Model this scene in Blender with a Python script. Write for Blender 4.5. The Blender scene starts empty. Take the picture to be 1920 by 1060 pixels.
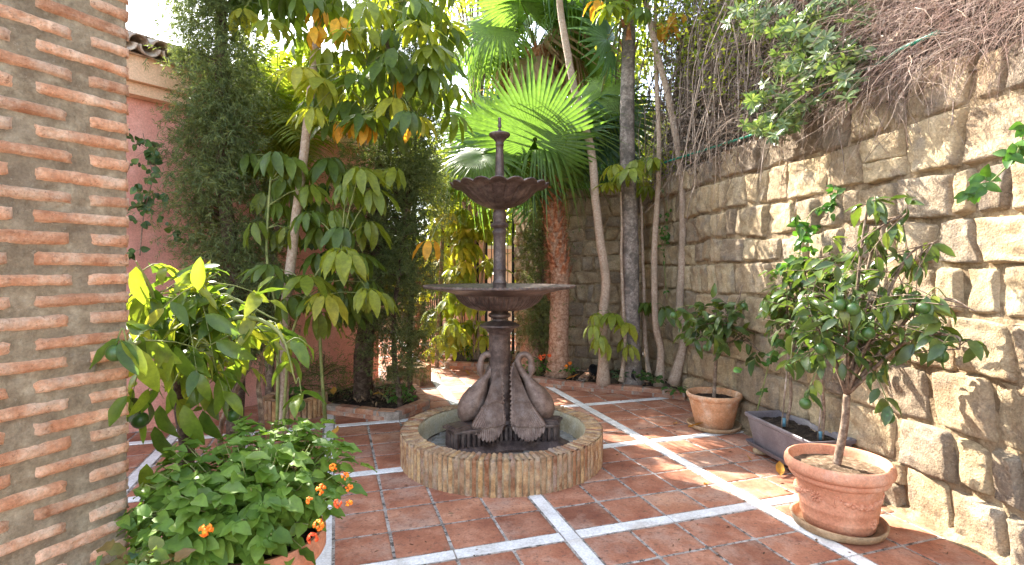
import bpy, math, random
import numpy as np
from mathutils import Matrix, Vector, noise
R = math.radians
rnd = random.Random(7)
rng = np.random.default_rng(11)
S = bpy.context.scene
COL = S.collection
# ---------------------------------------------------------------- camera, sky, sun, exposure
CAM_H, F, HZ = 1.54, 1020.0, 502.0
cd = bpy.data.cameras.new('camera'); cam = bpy.data.objects.new('camera', cd); COL.objects.link(cam)
cam.location = (0, 0, CAM_H); cam.rotation_euler = (R(90), 0, 0)
cd.sensor_width = 36; cd.lens = 36*F/1920; cd.shift_y = -28/1920; cd.clip_start = .05; cd.clip_end = 2000
S.camera = cam
SUN_AZ, SUN_EL = math.atan2(-.66, .75), R(41)          # azimuth from +Y towards +X
world = bpy.data.worlds.new('World'); S.world = world; world.use_nodes = True
nt = world.node_tree; bg = nt.nodes['Background']
sky = nt.nodes.new('ShaderNodeTexSky'); sky.sky_type = 'NISHITA'; sky.sun_disc = False
sky.sun_elevation = SUN_EL; sky.sun_rotation = SUN_AZ; sky.air_density = 1.0; sky.dust_density = 1.5; sky.ozone_density = 1.0
hs_ = nt.nodes.new('ShaderNodeHueSaturation'); hs_.inputs['Saturation'].default_value = .62; nt.links.new(sky.outputs[0], hs_.inputs['Color']); nt.links.new(hs_.outputs[0], bg.inputs[0]); bg.inputs[1].default_value = .15
sl = bpy.data.lights.new('sun', 'SUN'); sl.energy = 3.5; sl.angle = R(.5); sl.color = (1, .93, .82)
so = bpy.data.objects.new('sun', sl); COL.objects.link(so)
sdir = Vector((math.sin(SUN_AZ)*math.cos(SUN_EL), math.cos(SUN_AZ)*math.cos(SUN_EL), math.sin(SUN_EL)))
so.rotation_euler = sdir.to_track_quat('Z', 'Y').to_euler()
S.view_settings.view_transform = 'Standard'; S.view_settings.look = 'None'
S.view_settings.exposure = 2.85; S.view_settings.gamma = 1; S.view_settings.use_curve_mapping = False
S.render.engine = 'CYCLES'
S.cycles.max_bounces = 8; S.cycles.diffuse_bounces = 5; S.cycles.glossy_bounces = 2; S.cycles.transmission_bounces = 4
S.cycles.transparent_max_bounces = 4; S.cycles.caustics_reflective = False; S.cycles.caustics_refractive = False
S.cycles.sample_clamp_indirect = 6
S.cycles.use_denoising = True

# ---------------------------------------------------------------- helpers
def G(x, y, z=0.):                      # point of the picture lying at height z
    Y = (CAM_H-z)*F/(y-HZ); return Vector(((x-960)/F*Y, Y, z))
def A(x, y, Y):                         # point of the picture at depth Y
    return Vector(((x-960)/F*Y, Y, CAM_H-(y-HZ)*Y/F))
WM = {}
def link(o, parent=None, M=None):
    COL.objects.link(o); M = M or Matrix()
    if parent is not None:
        o.parent = parent; o.matrix_parent_inverse = WM[parent.name].inverted()
    o.matrix_basis = M; WM[o.name] = M.copy(); return o
def thing(name, label, cat, loc=(0, 0, 0), group=None):
    o = bpy.data.objects.new(name, None); o.empty_display_size = .1
    link(o, None, Matrix.Translation(loc)); o['label'] = label; o['category'] = cat
    if group: o['group'] = group
    return o
def tag(o, label, cat, group=None):
    o['label'] = label; o['category'] = cat
    if group: o['group'] = group
    return o
def pmesh(name, V, Fc, mat=None, smooth=True):
    me = bpy.data.meshes.new(name)
    V = np.asarray(V, dtype=np.float32).reshape(-1, 3)
    if isinstance(Fc, np.ndarray) and Fc.ndim == 2:
        k = Fc.shape[1]; n = len(Fc)
        me.vertices.add(len(V)); me.vertices.foreach_set('co', V.ravel())
        me.loops.add(n*k); me.loops.foreach_set('vertex_index', Fc.astype(np.int32).ravel())
        me.polygons.add(n); me.polygons.foreach_set('loop_start', np.arange(0, n*k, k, dtype=np.int32))
        me.polygons.foreach_set('loop_total', np.full(n, k, dtype=np.int32))
        me.update(calc_edges=True)
    else:
        me.from_pydata([tuple(v) for v in V.tolist()], [], [tuple(int(i) for i in f) for f in Fc]); me.update()
    if smooth: me.polygons.foreach_set('use_smooth', np.ones(len(me.polygons), dtype=bool))
    if mat: me.materials.append(mat)
    return me
def mo(name, me, parent=None, M=None, kind=None):
    o = link(bpy.data.objects.new(name, me), parent, M)
    if kind: o['kind'] = kind
    return o
class MB:                               # collects verts and faces
    def __init__(s): s.V = []; s.F = []
    def add(s, V, Fc):
        b = len(s.V); s.V += [tuple(v) for v in V]; s.F += [tuple(i+b for i in f) for f in Fc]; return s
    def grid(s, fn, nu, nv, closeu=False, flip=False):
        V = [fn(i/(nu if closeu else nu-1), j/(nv-1)) for j in range(nv) for i in range(nu)]
        Fc = []
        for j in range(nv-1):
            for i in range(nu if closeu else nu-1):
                a = j*nu+i; b = j*nu+(i+1) % nu; c = b+nu; d = a+nu
                Fc.append((a, d, c, b) if flip else (a, b, c, d))
        return s.add(V, Fc)
    def box(s, c, sz, rot=None):
        V = [Vector((x*sz[0]/2, y*sz[1]/2, z*sz[2]/2)) for z in (-1, 1) for y in (-1, 1) for x in (-1, 1)]
        if rot is not None: V = [rot @ v for v in V]
        c = Vector(c); return s.add([v+c for v in V], [(0, 2, 3, 1), (4, 5, 7, 6), (0, 1, 5, 4), (2, 6, 7, 3), (0, 4, 6, 2), (1, 3, 7, 5)])
    def tube(s, pts, rad, n=8, cap=True, ell=None):
        pts = [Vector(p) for p in pts]
        if not hasattr(rad, '__len__'): rad = [rad]*len(pts)
        T = []
        for i in range(len(pts)):
            t = pts[min(i+1, len(pts)-1)]-pts[max(i-1, 0)]
            T.append(t.normalized() if t.length > 1e-9 else Vector((0, 0, 1)))
        ref = Vector((0, 1, 0)) if abs(T[0].y) < .9 else Vector((1, 0, 0))
        V = []; nrm = (ref-T[0]*ref.dot(T[0])).normalized()
        for p, t, r in zip(pts, T, rad):
            nrm = (nrm-t*nrm.dot(t)).normalized(); bn = t.cross(nrm)
            e = ell or 1
            for k in range(n):
                a = 2*math.pi*k/n; V.append(p+nrm*math.cos(a)*r*e+bn*math.sin(a)*r)
        Fc = []
        for i in range(len(pts)-1):
            for k in range(n):
                a = i*n+k; b = i*n+(k+1) % n; Fc.append((a, b, b+n, a+n))
        if cap:
            Fc.append(tuple(range(n-1, -1, -1))); m = (len(pts)-1)*n; Fc.append(tuple(range(m, m+n)))
        return s.add(V, Fc)
    def lathe(s, prof, n=48, c=(0, 0, 0), fn=None, capb=True, capt=True):
        V = []
        for j, (r, z) in enumerate(prof):
            for k in range(n):
                a = 2*math.pi*k/n; rr, zz = (fn(r, z, a, j) if fn else (r, z))
                V.append((c[0]+rr*math.cos(a), c[1]+rr*math.sin(a), c[2]+zz))
        Fc = []
        for j in range(len(prof)-1):
            for k in range(n):
                a = j*n+k; b = j*n+(k+1) % n; Fc.append((a, b, b+n, a+n))
        if capb: Fc.append(tuple(range(n-1, -1, -1)))
        if capt: m = (len(prof)-1)*n; Fc.append(tuple(range(m, m+n)))
        return s.add(V, Fc)
    def me(s, name, mat, smooth=True):
        return pmesh(name, s.V, s.F, mat, smooth)
    def build(s, name, mat, parent=None, M=None, smooth=True, kind=None):
        return mo(name, s.me(name, mat, smooth), parent, M, kind)
def smooth_angle(o, ang=35):
    me = o.data
    me.polygons.foreach_set('use_smooth', np.ones(len(me.polygons), dtype=bool))
    bmt = me
    import bmesh
    bm = bmesh.new(); bm.from_mesh(me)
    for e in bm.edges:
        if len(e.link_faces) == 2 and e.calc_face_angle(0) > R(ang): e.smooth = False
    bm.to_mesh(me); bm.free(); return o
def spline(P, n):                       # Catmull-Rom through points (any dimension)
    P = np.array(P, float); m = len(P)
    Q = np.vstack([2*P[0]-P[1], P, 2*P[-1]-P[-2]]); out = []
    for i in range(n):
        t = i/(n-1)*(m-1); k = min(int(t), m-2); t -= k
        a, b, c, d = Q[k], Q[k+1], Q[k+2], Q[k+3]
        out.append(.5*((2*b)+(-a+c)*t+(2*a-5*b+4*c-d)*t*t+(-a+3*b-3*c+d)*t**3))
    return np.array(out)
def fbm(p, o=3): return noise.fractal(Vector(p), 1.0, 2.0, o)
def orient(p, d, n=(0, 0, 1), s=1.0):   # local +Y along d, +Z near n
    y = Vector(d).normalized(); n = Vector(n); x = y.cross(n)
    if x.length < 1e-4: x = y.cross(Vector((1, 0, .3)))
    x.normalize(); z = x.cross(y)
    M = Matrix(((x.x, y.x, z.x, p[0]), (x.y, y.y, z.y, p[1]), (x.z, y.z, z.z, p[2]), (0, 0, 0, 1)))
    return M @ Matrix.Scale(s, 4)

# ---------------------------------------------------------------- materials
def new_mat(name):
    m = bpy.data.materials.new(name); m.use_nodes = True; t = m.node_tree
    return m, t, t.nodes['Principled BSDF']
g = lambda v: (v, v, v)
def nz(t, scale, detail=4, rough=.6, co=None, dist=0):
    n = t.nodes.new('ShaderNodeTexNoise'); n.inputs['Scale'].default_value = scale; n.inputs['Detail'].default_value = detail
    n.inputs['Roughness'].default_value = rough; n.inputs['Distortion'].default_value = dist
    if co is not None: t.links.new(co, n.inputs['Vector'])
    return n.outputs['Fac']
def ctr(t, f, k):
    return math_(t, 'ADD', math_(t, 'MULTIPLY', f, k), .5-.5*k)
def ramp(t, fac, stops):
    r = t.nodes.new('ShaderNodeValToRGB'); e = r.color_ramp.elements
    while len(e) < len(stops): e.new(.5)
    for el, (p, c) in zip(e, stops): el.position = p; el.color = (*c, 1) if len(c) == 3 else c
    t.links.new(fac, r.inputs[0]); return r.outputs[0]
def mixc(t, a, b, fac, mode='MIX'):
    n = t.nodes.new('ShaderNodeMix'); n.data_type = 'RGBA'; n.blend_type = mode
    for k, v in ((0, fac), (6, a), (7, b)):
        if hasattr(v, 'is_output'): t.links.new(v, n.inputs[k])
        else: n.inputs[k].default_value = v if k == 0 else (*v, 1)
    return n.outputs[2]
def math_(t, op, a, b=0.):
    n = t.nodes.new('ShaderNodeMath'); n.operation = op
    for k, v in enumerate((a, b)):
        if hasattr(v, 'is_output'): t.links.new(v, n.inputs[k])
        else: n.inputs[k].default_value = v
    return n.outputs[0]
def rand_of(t, island=False):
    if island:
        g = t.nodes.new('ShaderNodeNewGeometry'); return g.outputs['Random Per Island']
    g = t.nodes.new('ShaderNodeObjectInfo'); return g.outputs['Random']
def coord(t, obj=False, rand=False):
    n = t.nodes.new('ShaderNodeTexCoord') if obj else t.nodes.new('ShaderNodeNewGeometry')
    c = n.outputs['Object'] if obj else n.outputs['Position']
    return c
def bump(t, bs, h, strength=.3, dist=.01, prev=None):
    b = t.nodes.new('ShaderNodeBump'); b.inputs['Strength'].default_value = strength; b.inputs['Distance'].default_value = dist
    t.links.new(h, b.inputs['Height'])
    if prev is not None: t.links.new(prev, b.inputs['Normal'])
    t.links.new(b.outputs[0], bs.inputs['Normal']); return b.outputs[0]
def surf(name, stops, scale=8, rough=.8, objvar=None, island=False, stain=None, b=(.4, .01, 40), b2=None, spec=.3, metal=0, speck=None, grain=(70, .28)):
    """noise-ramped colour, per-object tint (objvar = list of stops multiplied on), stains, bump"""
    m, t, bs = new_mat(name); P = coord(t)
    if objvar and not island:           # every piece gets its own patch of the pattern
        w = t.nodes.new('ShaderNodeTexWhiteNoise'); w.noise_dimensions = '1D'; t.links.new(rand_of(t), w.inputs['W'])
        a = t.nodes.new('ShaderNodeVectorMath'); a.operation = 'MULTIPLY_ADD'; t.links.new(w.outputs['Color'], a.inputs[0]); a.inputs[1].default_value = (30, 30, 30); t.links.new(P, a.inputs[2]); P = a.outputs[0]
    c = ramp(t, ctr(t, nz(t, scale, 6, .65, P), 2.1), stops)
    if objvar: c = mixc(t, c, ramp(t, rand_of(t, island), objvar), 1.0, 'MULTIPLY')
    if stain:
        sc, col, lo, hi, amt = stain
        f = ramp(t, ctr(t, nz(t, sc, 5, .7, P), 1.5), [(lo, (0, 0, 0)), (hi, (amt, amt, amt))]); c = mixc(t, c, col, f)
    if speck:
        sc, col, lo, hi, amt = speck
        f = ramp(t, ctr(t, nz(t, sc, 3, .8, P), 1.35), [(lo, (0, 0, 0)), (hi, (amt, amt, amt))]); c = mixc(t, c, col, f)
    if grain: c = mixc(t, c, ramp(t, ctr(t, nz(t, grain[0], 5, .75, P), 2.2), [(0, g(1-grain[1])), (1, g(1+grain[1]))]), 1.0, 'MULTIPLY')
    t.links.new(c, bs.inputs['Base Color']); bs.inputs['Roughness'].default_value = rough
    bs.inputs['Specular IOR Level'].default_value = spec; bs.inputs['Metallic'].default_value = metal
    n1 = bump(t, bs, nz(t, b[2], 6, .7, P), b[0], b[1])
    if b2: bump(t, bs, nz(t, b2[2], 4, .6, P), b2[0], b2[1], n1)
    return m
def leafm(name, stops, trans, tcol, rough=.45, island=False, veins=True, spec=.4):
    m, t, bs = new_mat(name)
    r = rand_of(t, island); P = coord(t)
    v = math_(t, 'FRACT', math_(t, 'ADD', r, math_(t, 'MULTIPLY', nz(t, 5, 3, .6, P), .25)))
    c = ramp(t, r, stops)
    c = mixc(t, c, ramp(t, nz(t, 22, 4, .7, P), [(.35, (.72, .72, .72)), (.7, (1.25, 1.2, 1.05))]), 1.0, 'MULTIPLY')
    t.links.new(c, bs.inputs['Base Color']); bs.inputs['Roughness'].default_value = rough; bs.inputs['Specular IOR Level'].default_value = spec
    tr = t.nodes.new('ShaderNodeBsdfTranslucent'); t.links.new(mixc(t, c, tcol, 1.0, 'MULTIPLY'), tr.inputs[0])
    mx = t.nodes.new('ShaderNodeMixShader'); mx.inputs[0].default_value = trans
    t.links.new(bs.outputs[0], mx.inputs[1]); t.links.new(tr.outputs[0], mx.inputs[2])
    t.links.new(mx.outputs[0], t.nodes['Material Output'].inputs[0]); return m
M_brick = surf('pillar_brick_clay', [(.2, (.52, .26, .15)), (.5, (.67, .40, .26)), (.8, (.80, .60, .45))], 9, .9,
    [(0, (.72, .66, .6)), (.5, (1, .93, .86)), (1, (1.12, 1.1, 1.06))], stain=(5, (.60, .45, .33), .5, .7, .75), b=(.7, .012, 55), b2=(.5, .006, 220), speck=(60, (.28, .14, .08), .62, .72, .6))
M_mort = surf('pillar_mortar', [(.2, (.22, .175, .115)), (.5, (.31, .255, .17)), (.8, (.42, .36, .255))], 14, .95, b=(.9, .01, 90), b2=(.7, .005, 330), speck=(45, (.42, .38, .3), .66, .74, .5), stain=(3, (.17, .135, .1), .45, .7, .5))
M_stone = surf('ochre_stone', [(.1, (.27, .20, .13)), (.4, (.40, .31, .205)), (.62, (.49, .395, .27)), (.9, (.60, .51, .385))], 3.2, .95,
    [(0, (.62, .60, .62)), (.25, (.82, .80, .80)), (.5, (1, .93, .85)), (.75, (1.02, 1, .92)), (1, (1.22, 1.15, 1.0))], stain=(4, (.22, .185, .155), .5, .75, .7), b=(1, .035, 22), b2=(.9, .012, 90), speck=(38, (.62, .5, .34), .62, .75, .5), grain=(55, .34))
M_smort = surf('wall_mortar', [(.3, (.20, .14, .08)), (.6, (.34, .25, .15)), (.85, (.44, .35, .22))], 10, .95, b=(1, .03, 18), b2=(.7, .008, 90))
M_tile = surf('terracotta_tile', [(.15, (.25, .10, .06)), (.5, (.34, .15, .09)), (.85, (.45, .24, .16))], 4.5, .75,
    [(0, (.74, .66, .62)), (.3, (1, .86, .78)), (.8, (1.05, 1, .95)), (1, (1.2, 1.2, 1.1))], stain=(2.6, (.42, .28, .21), .5, .75, .7), b=(.35, .006, 30), b2=(.25, .002, 200), spec=.35, speck=(30, (.10, .055, .04), .58, .72, .6))
M_joint = surf('tile_joint', [(.15, (.20, .165, .14)), (.5, (.36, .32, .28)), (.8, (.50, .46, .42))], 9, .95, b=(.6, .006, 80), speck=(22, (.05, .04, .032), .5, .62, .85))
M_white = surf('white_marble', [(.2, (.62, .60, .57)), (.5, (.76, .75, .73)), (.8, (.84, .83, .82))], 6, .5, [(0, g(.88)), (1, g(1.04))], b=(.15, .003, 60), stain=(3.5, (.46, .39, .31), .56, .76, .55))
M_basin = surf('basin_brick_clay', [(.25, (.30, .17, .095)), (.5, (.45, .29, .165)), (.8, (.54, .40, .25))], 12, .92,
    [(0, (.62, .36, .26)), (.16, (.72, .55, .48)), (.2, (.78, .74, .72)), (.5, (1, .92, .82)), (.8, (1.05, 1.02, .9)), (1, (1.1, 1, .75))], stain=(5, (.36, .30, .25), .48, .7, .6), b=(.8, .012, 45), b2=(.6, .005, 200), speck=(50, (.17, .12, .085), .62, .73, .5))
M_lining = surf('basin_lining', [(.3, (.50, .41, .25)), (.6, (.62, .55, .38)), (.8, (.70, .66, .52))], 8, .8, b=(.5, .01, 40), stain=(4, (.36, .31, .2), .5, .7, .6))
M_iron = surf('cast_iron', [(.2, (.050, .034, .030)), (.5, (.085, .057, .048)), (.8, (.14, .10, .085))], 16, .5, spec=.5, metal=.3, b=(.5, .004, 140), stain=(7, (.23, .175, .145), .5, .75, .6), grain=(110, .35))
M_iron2 = surf('swan_iron', [(.2, (.12, .076, .056)), (.5, (.175, .115, .088)), (.8, (.24, .168, .13))], 18, .55, spec=.45, metal=.2, b=(.35, .004, 120), stain=(7, (.30, .24, .21), .5, .75, .6), grain=(120, .32))
M_pink = surf('pink_render', [(.3, (.60, .27, .21)), (.6, (.68, .33, .26)), (.8, (.72, .37, .30))], 3, .92, b=(.35, .006, 70), stain=(1.4, (.52, .25, .2), .5, .75, .5))
M_peach = surf('peach_render', [(.3, (.66, .42, .27)), (.7, (.74, .50, .34))], 3, .9, b=(.3, .005, 70))
M_cream = surf('cream_render', [(.3, (.66, .60, .48)), (.7, (.76, .71, .6))], 3, .9, b=(.3, .005, 70))
M_roof = surf('roof_clay', [(.3, (.34, .24, .19)), (.6, (.50, .40, .33)), (.8, (.60, .52, .45))], 9, .9, [(0, g(.75)), (1, (1.1, 1.1, 1.08))], b=(.5, .008, 50))
M_kerb = surf('kerb_brick_clay', [(.3, (.34, .155, .095)), (.6, (.44, .235, .15)), (.8, (.50, .32, .22))], 8, .9, [(0, (.72, .66, .66)), (.5, g(1)), (1, (1.12, 1.1, 1))], stain=(5, (.36, .27, .22), .5, .7, .55), b=(.7, .01, 50), b2=(.4, .004, 200))
M_kmort = surf('kerb_mortar', [(.3, (.25, .20, .16)), (.7, (.40, .33, .27))], 12, .95, b=(.7, .008, 80))
M_soil = surf('dark_soil', [(.3, (.018, .012, .008)), (.6, (.045, .03, .02)), (.8, (.10, .07, .05))], 22, .95, b=(1, .03, 40), b2=(.8, .01, 150))
M_soil2 = surf('dry_soil', [(.3, (.13, .085, .05)), (.6, (.24, .165, .105)), (.8, (.36, .26, .18))], 30, .95, b=(1, .02, 60), b2=(.8, .006, 200))
M_bank = surf('dry_bank_litter', [(.3, (.045, .03, .02)), (.6, (.10, .075, .05)), (.8, (.19, .15, .11))], 14, .95, b=(1, .08, 10), b2=(1, .03, 50))
M_terra = surf('pot_terracotta', [(.3, (.52, .22, .125)), (.55, (.60, .28, .165)), (.8, (.66, .36, .235))], 5, .75, b=(.2, .003, 120), stain=(6, (.68, .46, .36), .55, .85, .5), spec=.3)
M_terra2 = surf('pot_terracotta_weathered', [(.3, (.50, .24, .115)), (.55, (.60, .32, .17)), (.8, (.68, .44, .28))], 6, .8, b=(.3, .004, 100), stain=(5, (.66, .5, .38), .52, .7, .6), speck=(14, (.33, .2, .12), .6, .75, .4))
M_sauc = surf('saucer_clay', [(.3, (.30, .19, .10)), (.6, (.42, .28, .16)), (.8, (.52, .38, .25))], 8, .8, b=(.4, .005, 80), stain=(6, (.2, .15, .09), .5, .7, .6))
M_grey = surf('grey_plastic', [(.3, (.115, .10, .11)), (.7, (.155, .138, .15))], 6, .42, b=(.12, .002, 150), stain=(7, (.26, .23, .21), .55, .75, .35), spec=.45)
M_black = surf('black_plastic', [(.3, (.012, .012, .013)), (.7, (.02, .02, .022))], 6, .4, b=(.1, .002, 100))
M_gate = surf('gate_iron', [(.3, (.015, .015, .017)), (.7, (.03, .03, .032))], 8, .5, b=(.2, .002, 100), metal=.3)
M_bark = surf('pale_bark', [(.2, (.29, .20, .145)), (.5, (.39, .29, .215)), (.8, (.47, .37, .29))], 40, .9, b=(.7, .008, 60), b2=(.5, .004, 220), stain=(5, (.22, .17, .12), .52, .7, .5))
M_bark2 = surf('citrus_bark', [(.3, (.12, .08, .055)), (.6, (.22, .155, .11)), (.8, (.33, .26, .19))], 30, .85, b=(.6, .004, 90))
M_bark3 = surf('juniper_bark', [(.3, (.07, .045, .03)), (.6, (.14, .095, .065)), (.8, (.22, .16, .115))], 18, .95, b=(1, .02, 40), b2=(.6, .006, 160))
M_gpalm = surf('grey_palm_bark', [(.2, (.14, .115, .10)), (.5, (.25, .20, .17)), (.8, (.36, .31, .27))], 24, .9, b=(.8, .01, 50), b2=(.5, .004, 200), stain=(4, (.10, .085, .07), .48, .62, .8))
M_rpalm = surf('red_palm_bark', [(.2, (.26, .14, .085)), (.5, (.42, .245, .155)), (.8, (.56, .38, .27))], 30, .9, b=(1, .012, 70), b2=(.7, .006, 200), stain=(9, (.16, .09, .06), .55, .75, .6))
M_fibre = surf('palm_leaf_base', [(.3, (.25, .09, .04)), (.55, (.42, .19, .10)), (.8, (.56, .36, .24))], 18, .85, [(0, (.6, .5, .45)), (1, (1.2, 1.15, 1.1))], island=True, b=(.6, .01, 60))
M_twig = surf('dry_twig', [(.3, (.20, .15, .11)), (.6, (.32, .25, .20)), (.8, (.46, .39, .33))], 12, .9, [(0, (.45, .42, .4)), (.5, g(.95)), (1, (1.4, 1.35, 1.3))], island=True, b=(.3, .004, 60))
M_rtwig = surf('reddish_dry_grass', [(.3, (.38, .25, .20)), (.6, (.50, .36, .30)), (.8, (.60, .48, .42))], 9, .9, [(0, g(.6)), (1, (1.2, 1.2, 1.2))], island=True, b=(.2, .003, 60))
M_stem = surf('green_stem', [(.3, (.14, .17, .05)), (.7, (.24, .26, .09))], 10, .6, b=(.2, .003, 60))
M_hose = surf('green_hose_rubber', [(.3, (.0, .19, .12)), (.7, (.01, .26, .17))], 10, .4, b=(.05, .002, 60))
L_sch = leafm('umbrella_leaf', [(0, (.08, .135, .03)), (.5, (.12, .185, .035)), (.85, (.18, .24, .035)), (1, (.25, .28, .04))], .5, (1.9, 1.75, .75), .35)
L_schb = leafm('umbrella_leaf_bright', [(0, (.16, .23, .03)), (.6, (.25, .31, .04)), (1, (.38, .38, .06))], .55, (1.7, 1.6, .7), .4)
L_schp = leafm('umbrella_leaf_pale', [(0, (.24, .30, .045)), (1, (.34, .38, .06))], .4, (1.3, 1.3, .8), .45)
L_yel = leafm('umbrella_leaf_yellow', [(0, (.58, .30, .03)), (1, (.70, .42, .04))], .4, (1.3, 1.15, .7), .5)
L_cit = leafm('citrus_leaf', [(0, (.055, .095, .028)), (.6, (.08, .13, .035)), (.92, (.12, .175, .035)), (1, (.19, .22, .04))], .3, (2.0, 2.0, .8), .3, spec=.5)
L_cit2 = leafm('citrus_leaf_light', [(0, (.075, .14, .03)), (.5, (.13, .21, .035)), (.85, (.21, .28, .04)), (1, (.32, .34, .06))], .5, (1.9, 1.8, .7), .3, spec=.5)
L_lan = leafm('lantana_leaf', [(0, (.085, .17, .028)), (.6, (.13, .235, .035)), (1, (.20, .31, .05))], .35, (1.6, 1.7, .8), .5)
L_jun = leafm('juniper_needle', [(0, (.075, .11, .048)), (.5, (.12, .16, .065)), (1, (.20, .24, .09))], .42, (1.7, 1.7, .9), .6, island=True)
L_fan = leafm('fan_palm_leaf', [(0, (.09, .17, .035)), (.6, (.125, .215, .045)), (1, (.18, .27, .06))], .5, (1.55, 1.6, .9), .4)
L_fand = leafm('fan_palm_leaf_dark', [(0, (.05, .11, .055)), (1, (.08, .15, .07))], .3, (1.6, 1.6, .9), .4)
L_feat = leafm('feather_palm_leaf', [(0, (.14, .22, .035)), (1, (.28, .32, .06))], .55, (1.7, 1.6, .7), .4, island=True)
L_bg = leafm('far_leaf', [(0, (.13, .20, .035)), (.5, (.24, .31, .05)), (1, (.42, .42, .08))], .65, (1.7, 1.65, .7), .5, island=True)
L_ivy = leafm('ivy_leaf', [(0, (.035, .085, .025)), (.7, (.06, .13, .035)), (1, (.11, .19, .045))], .3, (1.7, 1.7, .8), .4)
L_vine = leafm('vine_leaf', [(0, (.045, .13, .025)), (1, (.085, .19, .035))], .4, (1.6, 1.7, .7), .4)
L_pit = leafm('rosette_leaf', [(0, (.07, .12, .045)), (.6, (.12, .18, .07)), (1, (.22, .27, .11))], .3, (1.6, 1.7, .8), .35, island=True, spec=.5)
L_dead = leafm('dead_leaf', [(0, (.42, .22, .05)), (1, (.62, .34, .06))], .25, (1.2, 1.1, .8), .7)
L_cole = leafm('variegated_leaf', [(0, (.12, .20, .04)), (.45, (.20, .13, .05)), (.7, (.14, .22, .04)), (1, (.10, .20, .13))], .3, (1.4, 1.4, .9), .5)
M_fruit = surf('green_fruit_skin', [(.3, (.035, .085, .016)), (.7, (.055, .12, .022))], 12, .35, b=(.3, .002, 400), spec=.5)
M_flow = surf('orange_petal', [(.3, (.75, .13, .01)), (.6, (.85, .25, .02)), (.8, (.9, .42, .03))], 60, .6, b=(.5, .003, 120))
M_redf = surf('red_petal', [(.3, (.70, .07, .02)), (.7, (.8, .16, .04))], 60, .6, b=(.5, .003, 120))
M_ground = surf('earth_ground', [(.3, (.11, .09, .05)), (.7, (.2, .16, .1))], 2, .95, b=(.6, .05, 6))
M_tie = surf('blue_plant_tie', [(.3, (.06, .17, .24)), (.7, (.12, .25, .30))], 20, .5)
# ================================================================ THE SETTING
T = .3095; SW = .0957; YAW = .3132; GX, GY = -.9074, 2.757
cg, sg = math.cos(YAW), math.sin(YAW)
def grid(a, b, z=0.):                   # metres along the two paving directions
    return Vector((GX+a*cg-b*sg, GY+a*sg+b*cg, z))
FC = Vector((-.082, 4.42, 0)); FR = .809            # fountain basin centre and radius
ground = MB().add([(-300, -60, -.03), (300, -60, -.03), (300, 500, -.03), (-300, 500, -.03)], [(0, 1, 2, 3)]).build('ground', M_ground, smooth=False); ground['kind'] = 'structure'
def groundz(x, y): return 0
V = []; Fq = []
fl = MB().grid(lambda u, v: (-6+9.2*u, -1.5+14.5*v, .0075), 40, 60, flip=False).build('floor', M_joint, smooth=False); fl['kind'] = 'structure'

def tile_variant(i):
    r = random.Random(100+i); h = (T-.0165)/2; m = MB(); n = 7
    ks = [-1, -.955, -.8, 0, .8, .955, 1]; V = []
    for b in range(n):
        for a in range(n):
            u, v = ks[a], ks[b]; e = max(abs(u), abs(v))
            z = .012-.0014*(1-e*e)+(-.004 if e > .99 else (-.0006 if e > .9 else 0))
            k = 1-.012*r.random()*(e > .99); c = 1-.03*(abs(u) > .99 and abs(v) > .99)
            V.append((u*h*k*c, v*h*k*c, z+r.uniform(-.0004, .0004)))
    Fc = [(b*n+a, b*n+a+1, (b+1)*n+a+1, (b+1)*n+a) for b in range(n-1) for a in range(n-1)]
    ring = [a for a in range(n)]+[b*n+n-1 for b in range(1, n)]+[(n-1)*n+a for a in range(n-2, -1, -1)]+[b*n for b in range(n-2, 0, -1)]
    k0 = len(V); V += [(V[q][0], V[q][1], -.01) for q in ring]
    Fc += [(ring[(i+1) % len(ring)], ring[i], k0+i, k0+(i+1) % len(ring)) for i in range(len(ring))]
    return m.add(V, Fc).me('tile', M_tile)
tiles = [tile_variant(i) for i in range(6)]
PER = 4*T+SW
wallpoly = [(2.86, -1.2), (2.78, .6), (2.62, 2.2), (2.56, 2.9), (2.44, 3.8), (2.25, 5.0), (2.08, 6.4), (1.90, 7.9), (.85, 8.1), (.07, 9.6)]
def right_wall_x(y):
    for (xa, ya), (xb, yb) in zip(wallpoly[:7], wallpoly[1:8]):
        if ya <= y <= yb: return xa+(xb-xa)*(y-ya)/(yb-ya)
    return 1.9
def on_floor(p):
    if p.y < -.8 or p.y > 12.5: return False
    if p.y < 7.9 and p.x > right_wall_x(p.y)+.12: return False
    if p.y >= 7.9 and p.x > .3: return False
    n = .83*(p.x+2.4)-.56*(p.y-6.74)    # the house front
    if n < -.1 and p.y < 8: return False
    if p.x < -4.5: return False
    if (p-FC).length < FR-.24: return False
    return True
cells = []
for ci in range(-4, 4):
    for ri in range(-3, 9):
        for a in range(4):
            for b in range(4):
                p = grid(ci*PER+(a+.5)*T, ri*PER+(b+.5)*T)
                if on_floor(p): cells.append(p)
def vis(p):
    if p.y < 1.5: return 1e6-p.y
    x = 960+p.x/p.y*F; y = HZ+CAM_H*F/p.y
    return (p.y if -60 < x < 1980 and y < 1130 else 1e5+p.y)
cells.sort(key=vis); near = cells[:290]; far = cells[290:]
for i, p in enumerate(near):
    M = Matrix.Translation(p+Vector((0, 0, rnd.uniform(-.0015, .0015)))) @ Matrix.Rotation(YAW+rnd.choice((0, 1, 2, 3))*math.pi/2+rnd.gauss(0, .006), 4, 'Z')
    mo('tile', tiles[i % 6], fl, M)
b = MB(); h = (T-.017)/2
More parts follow.
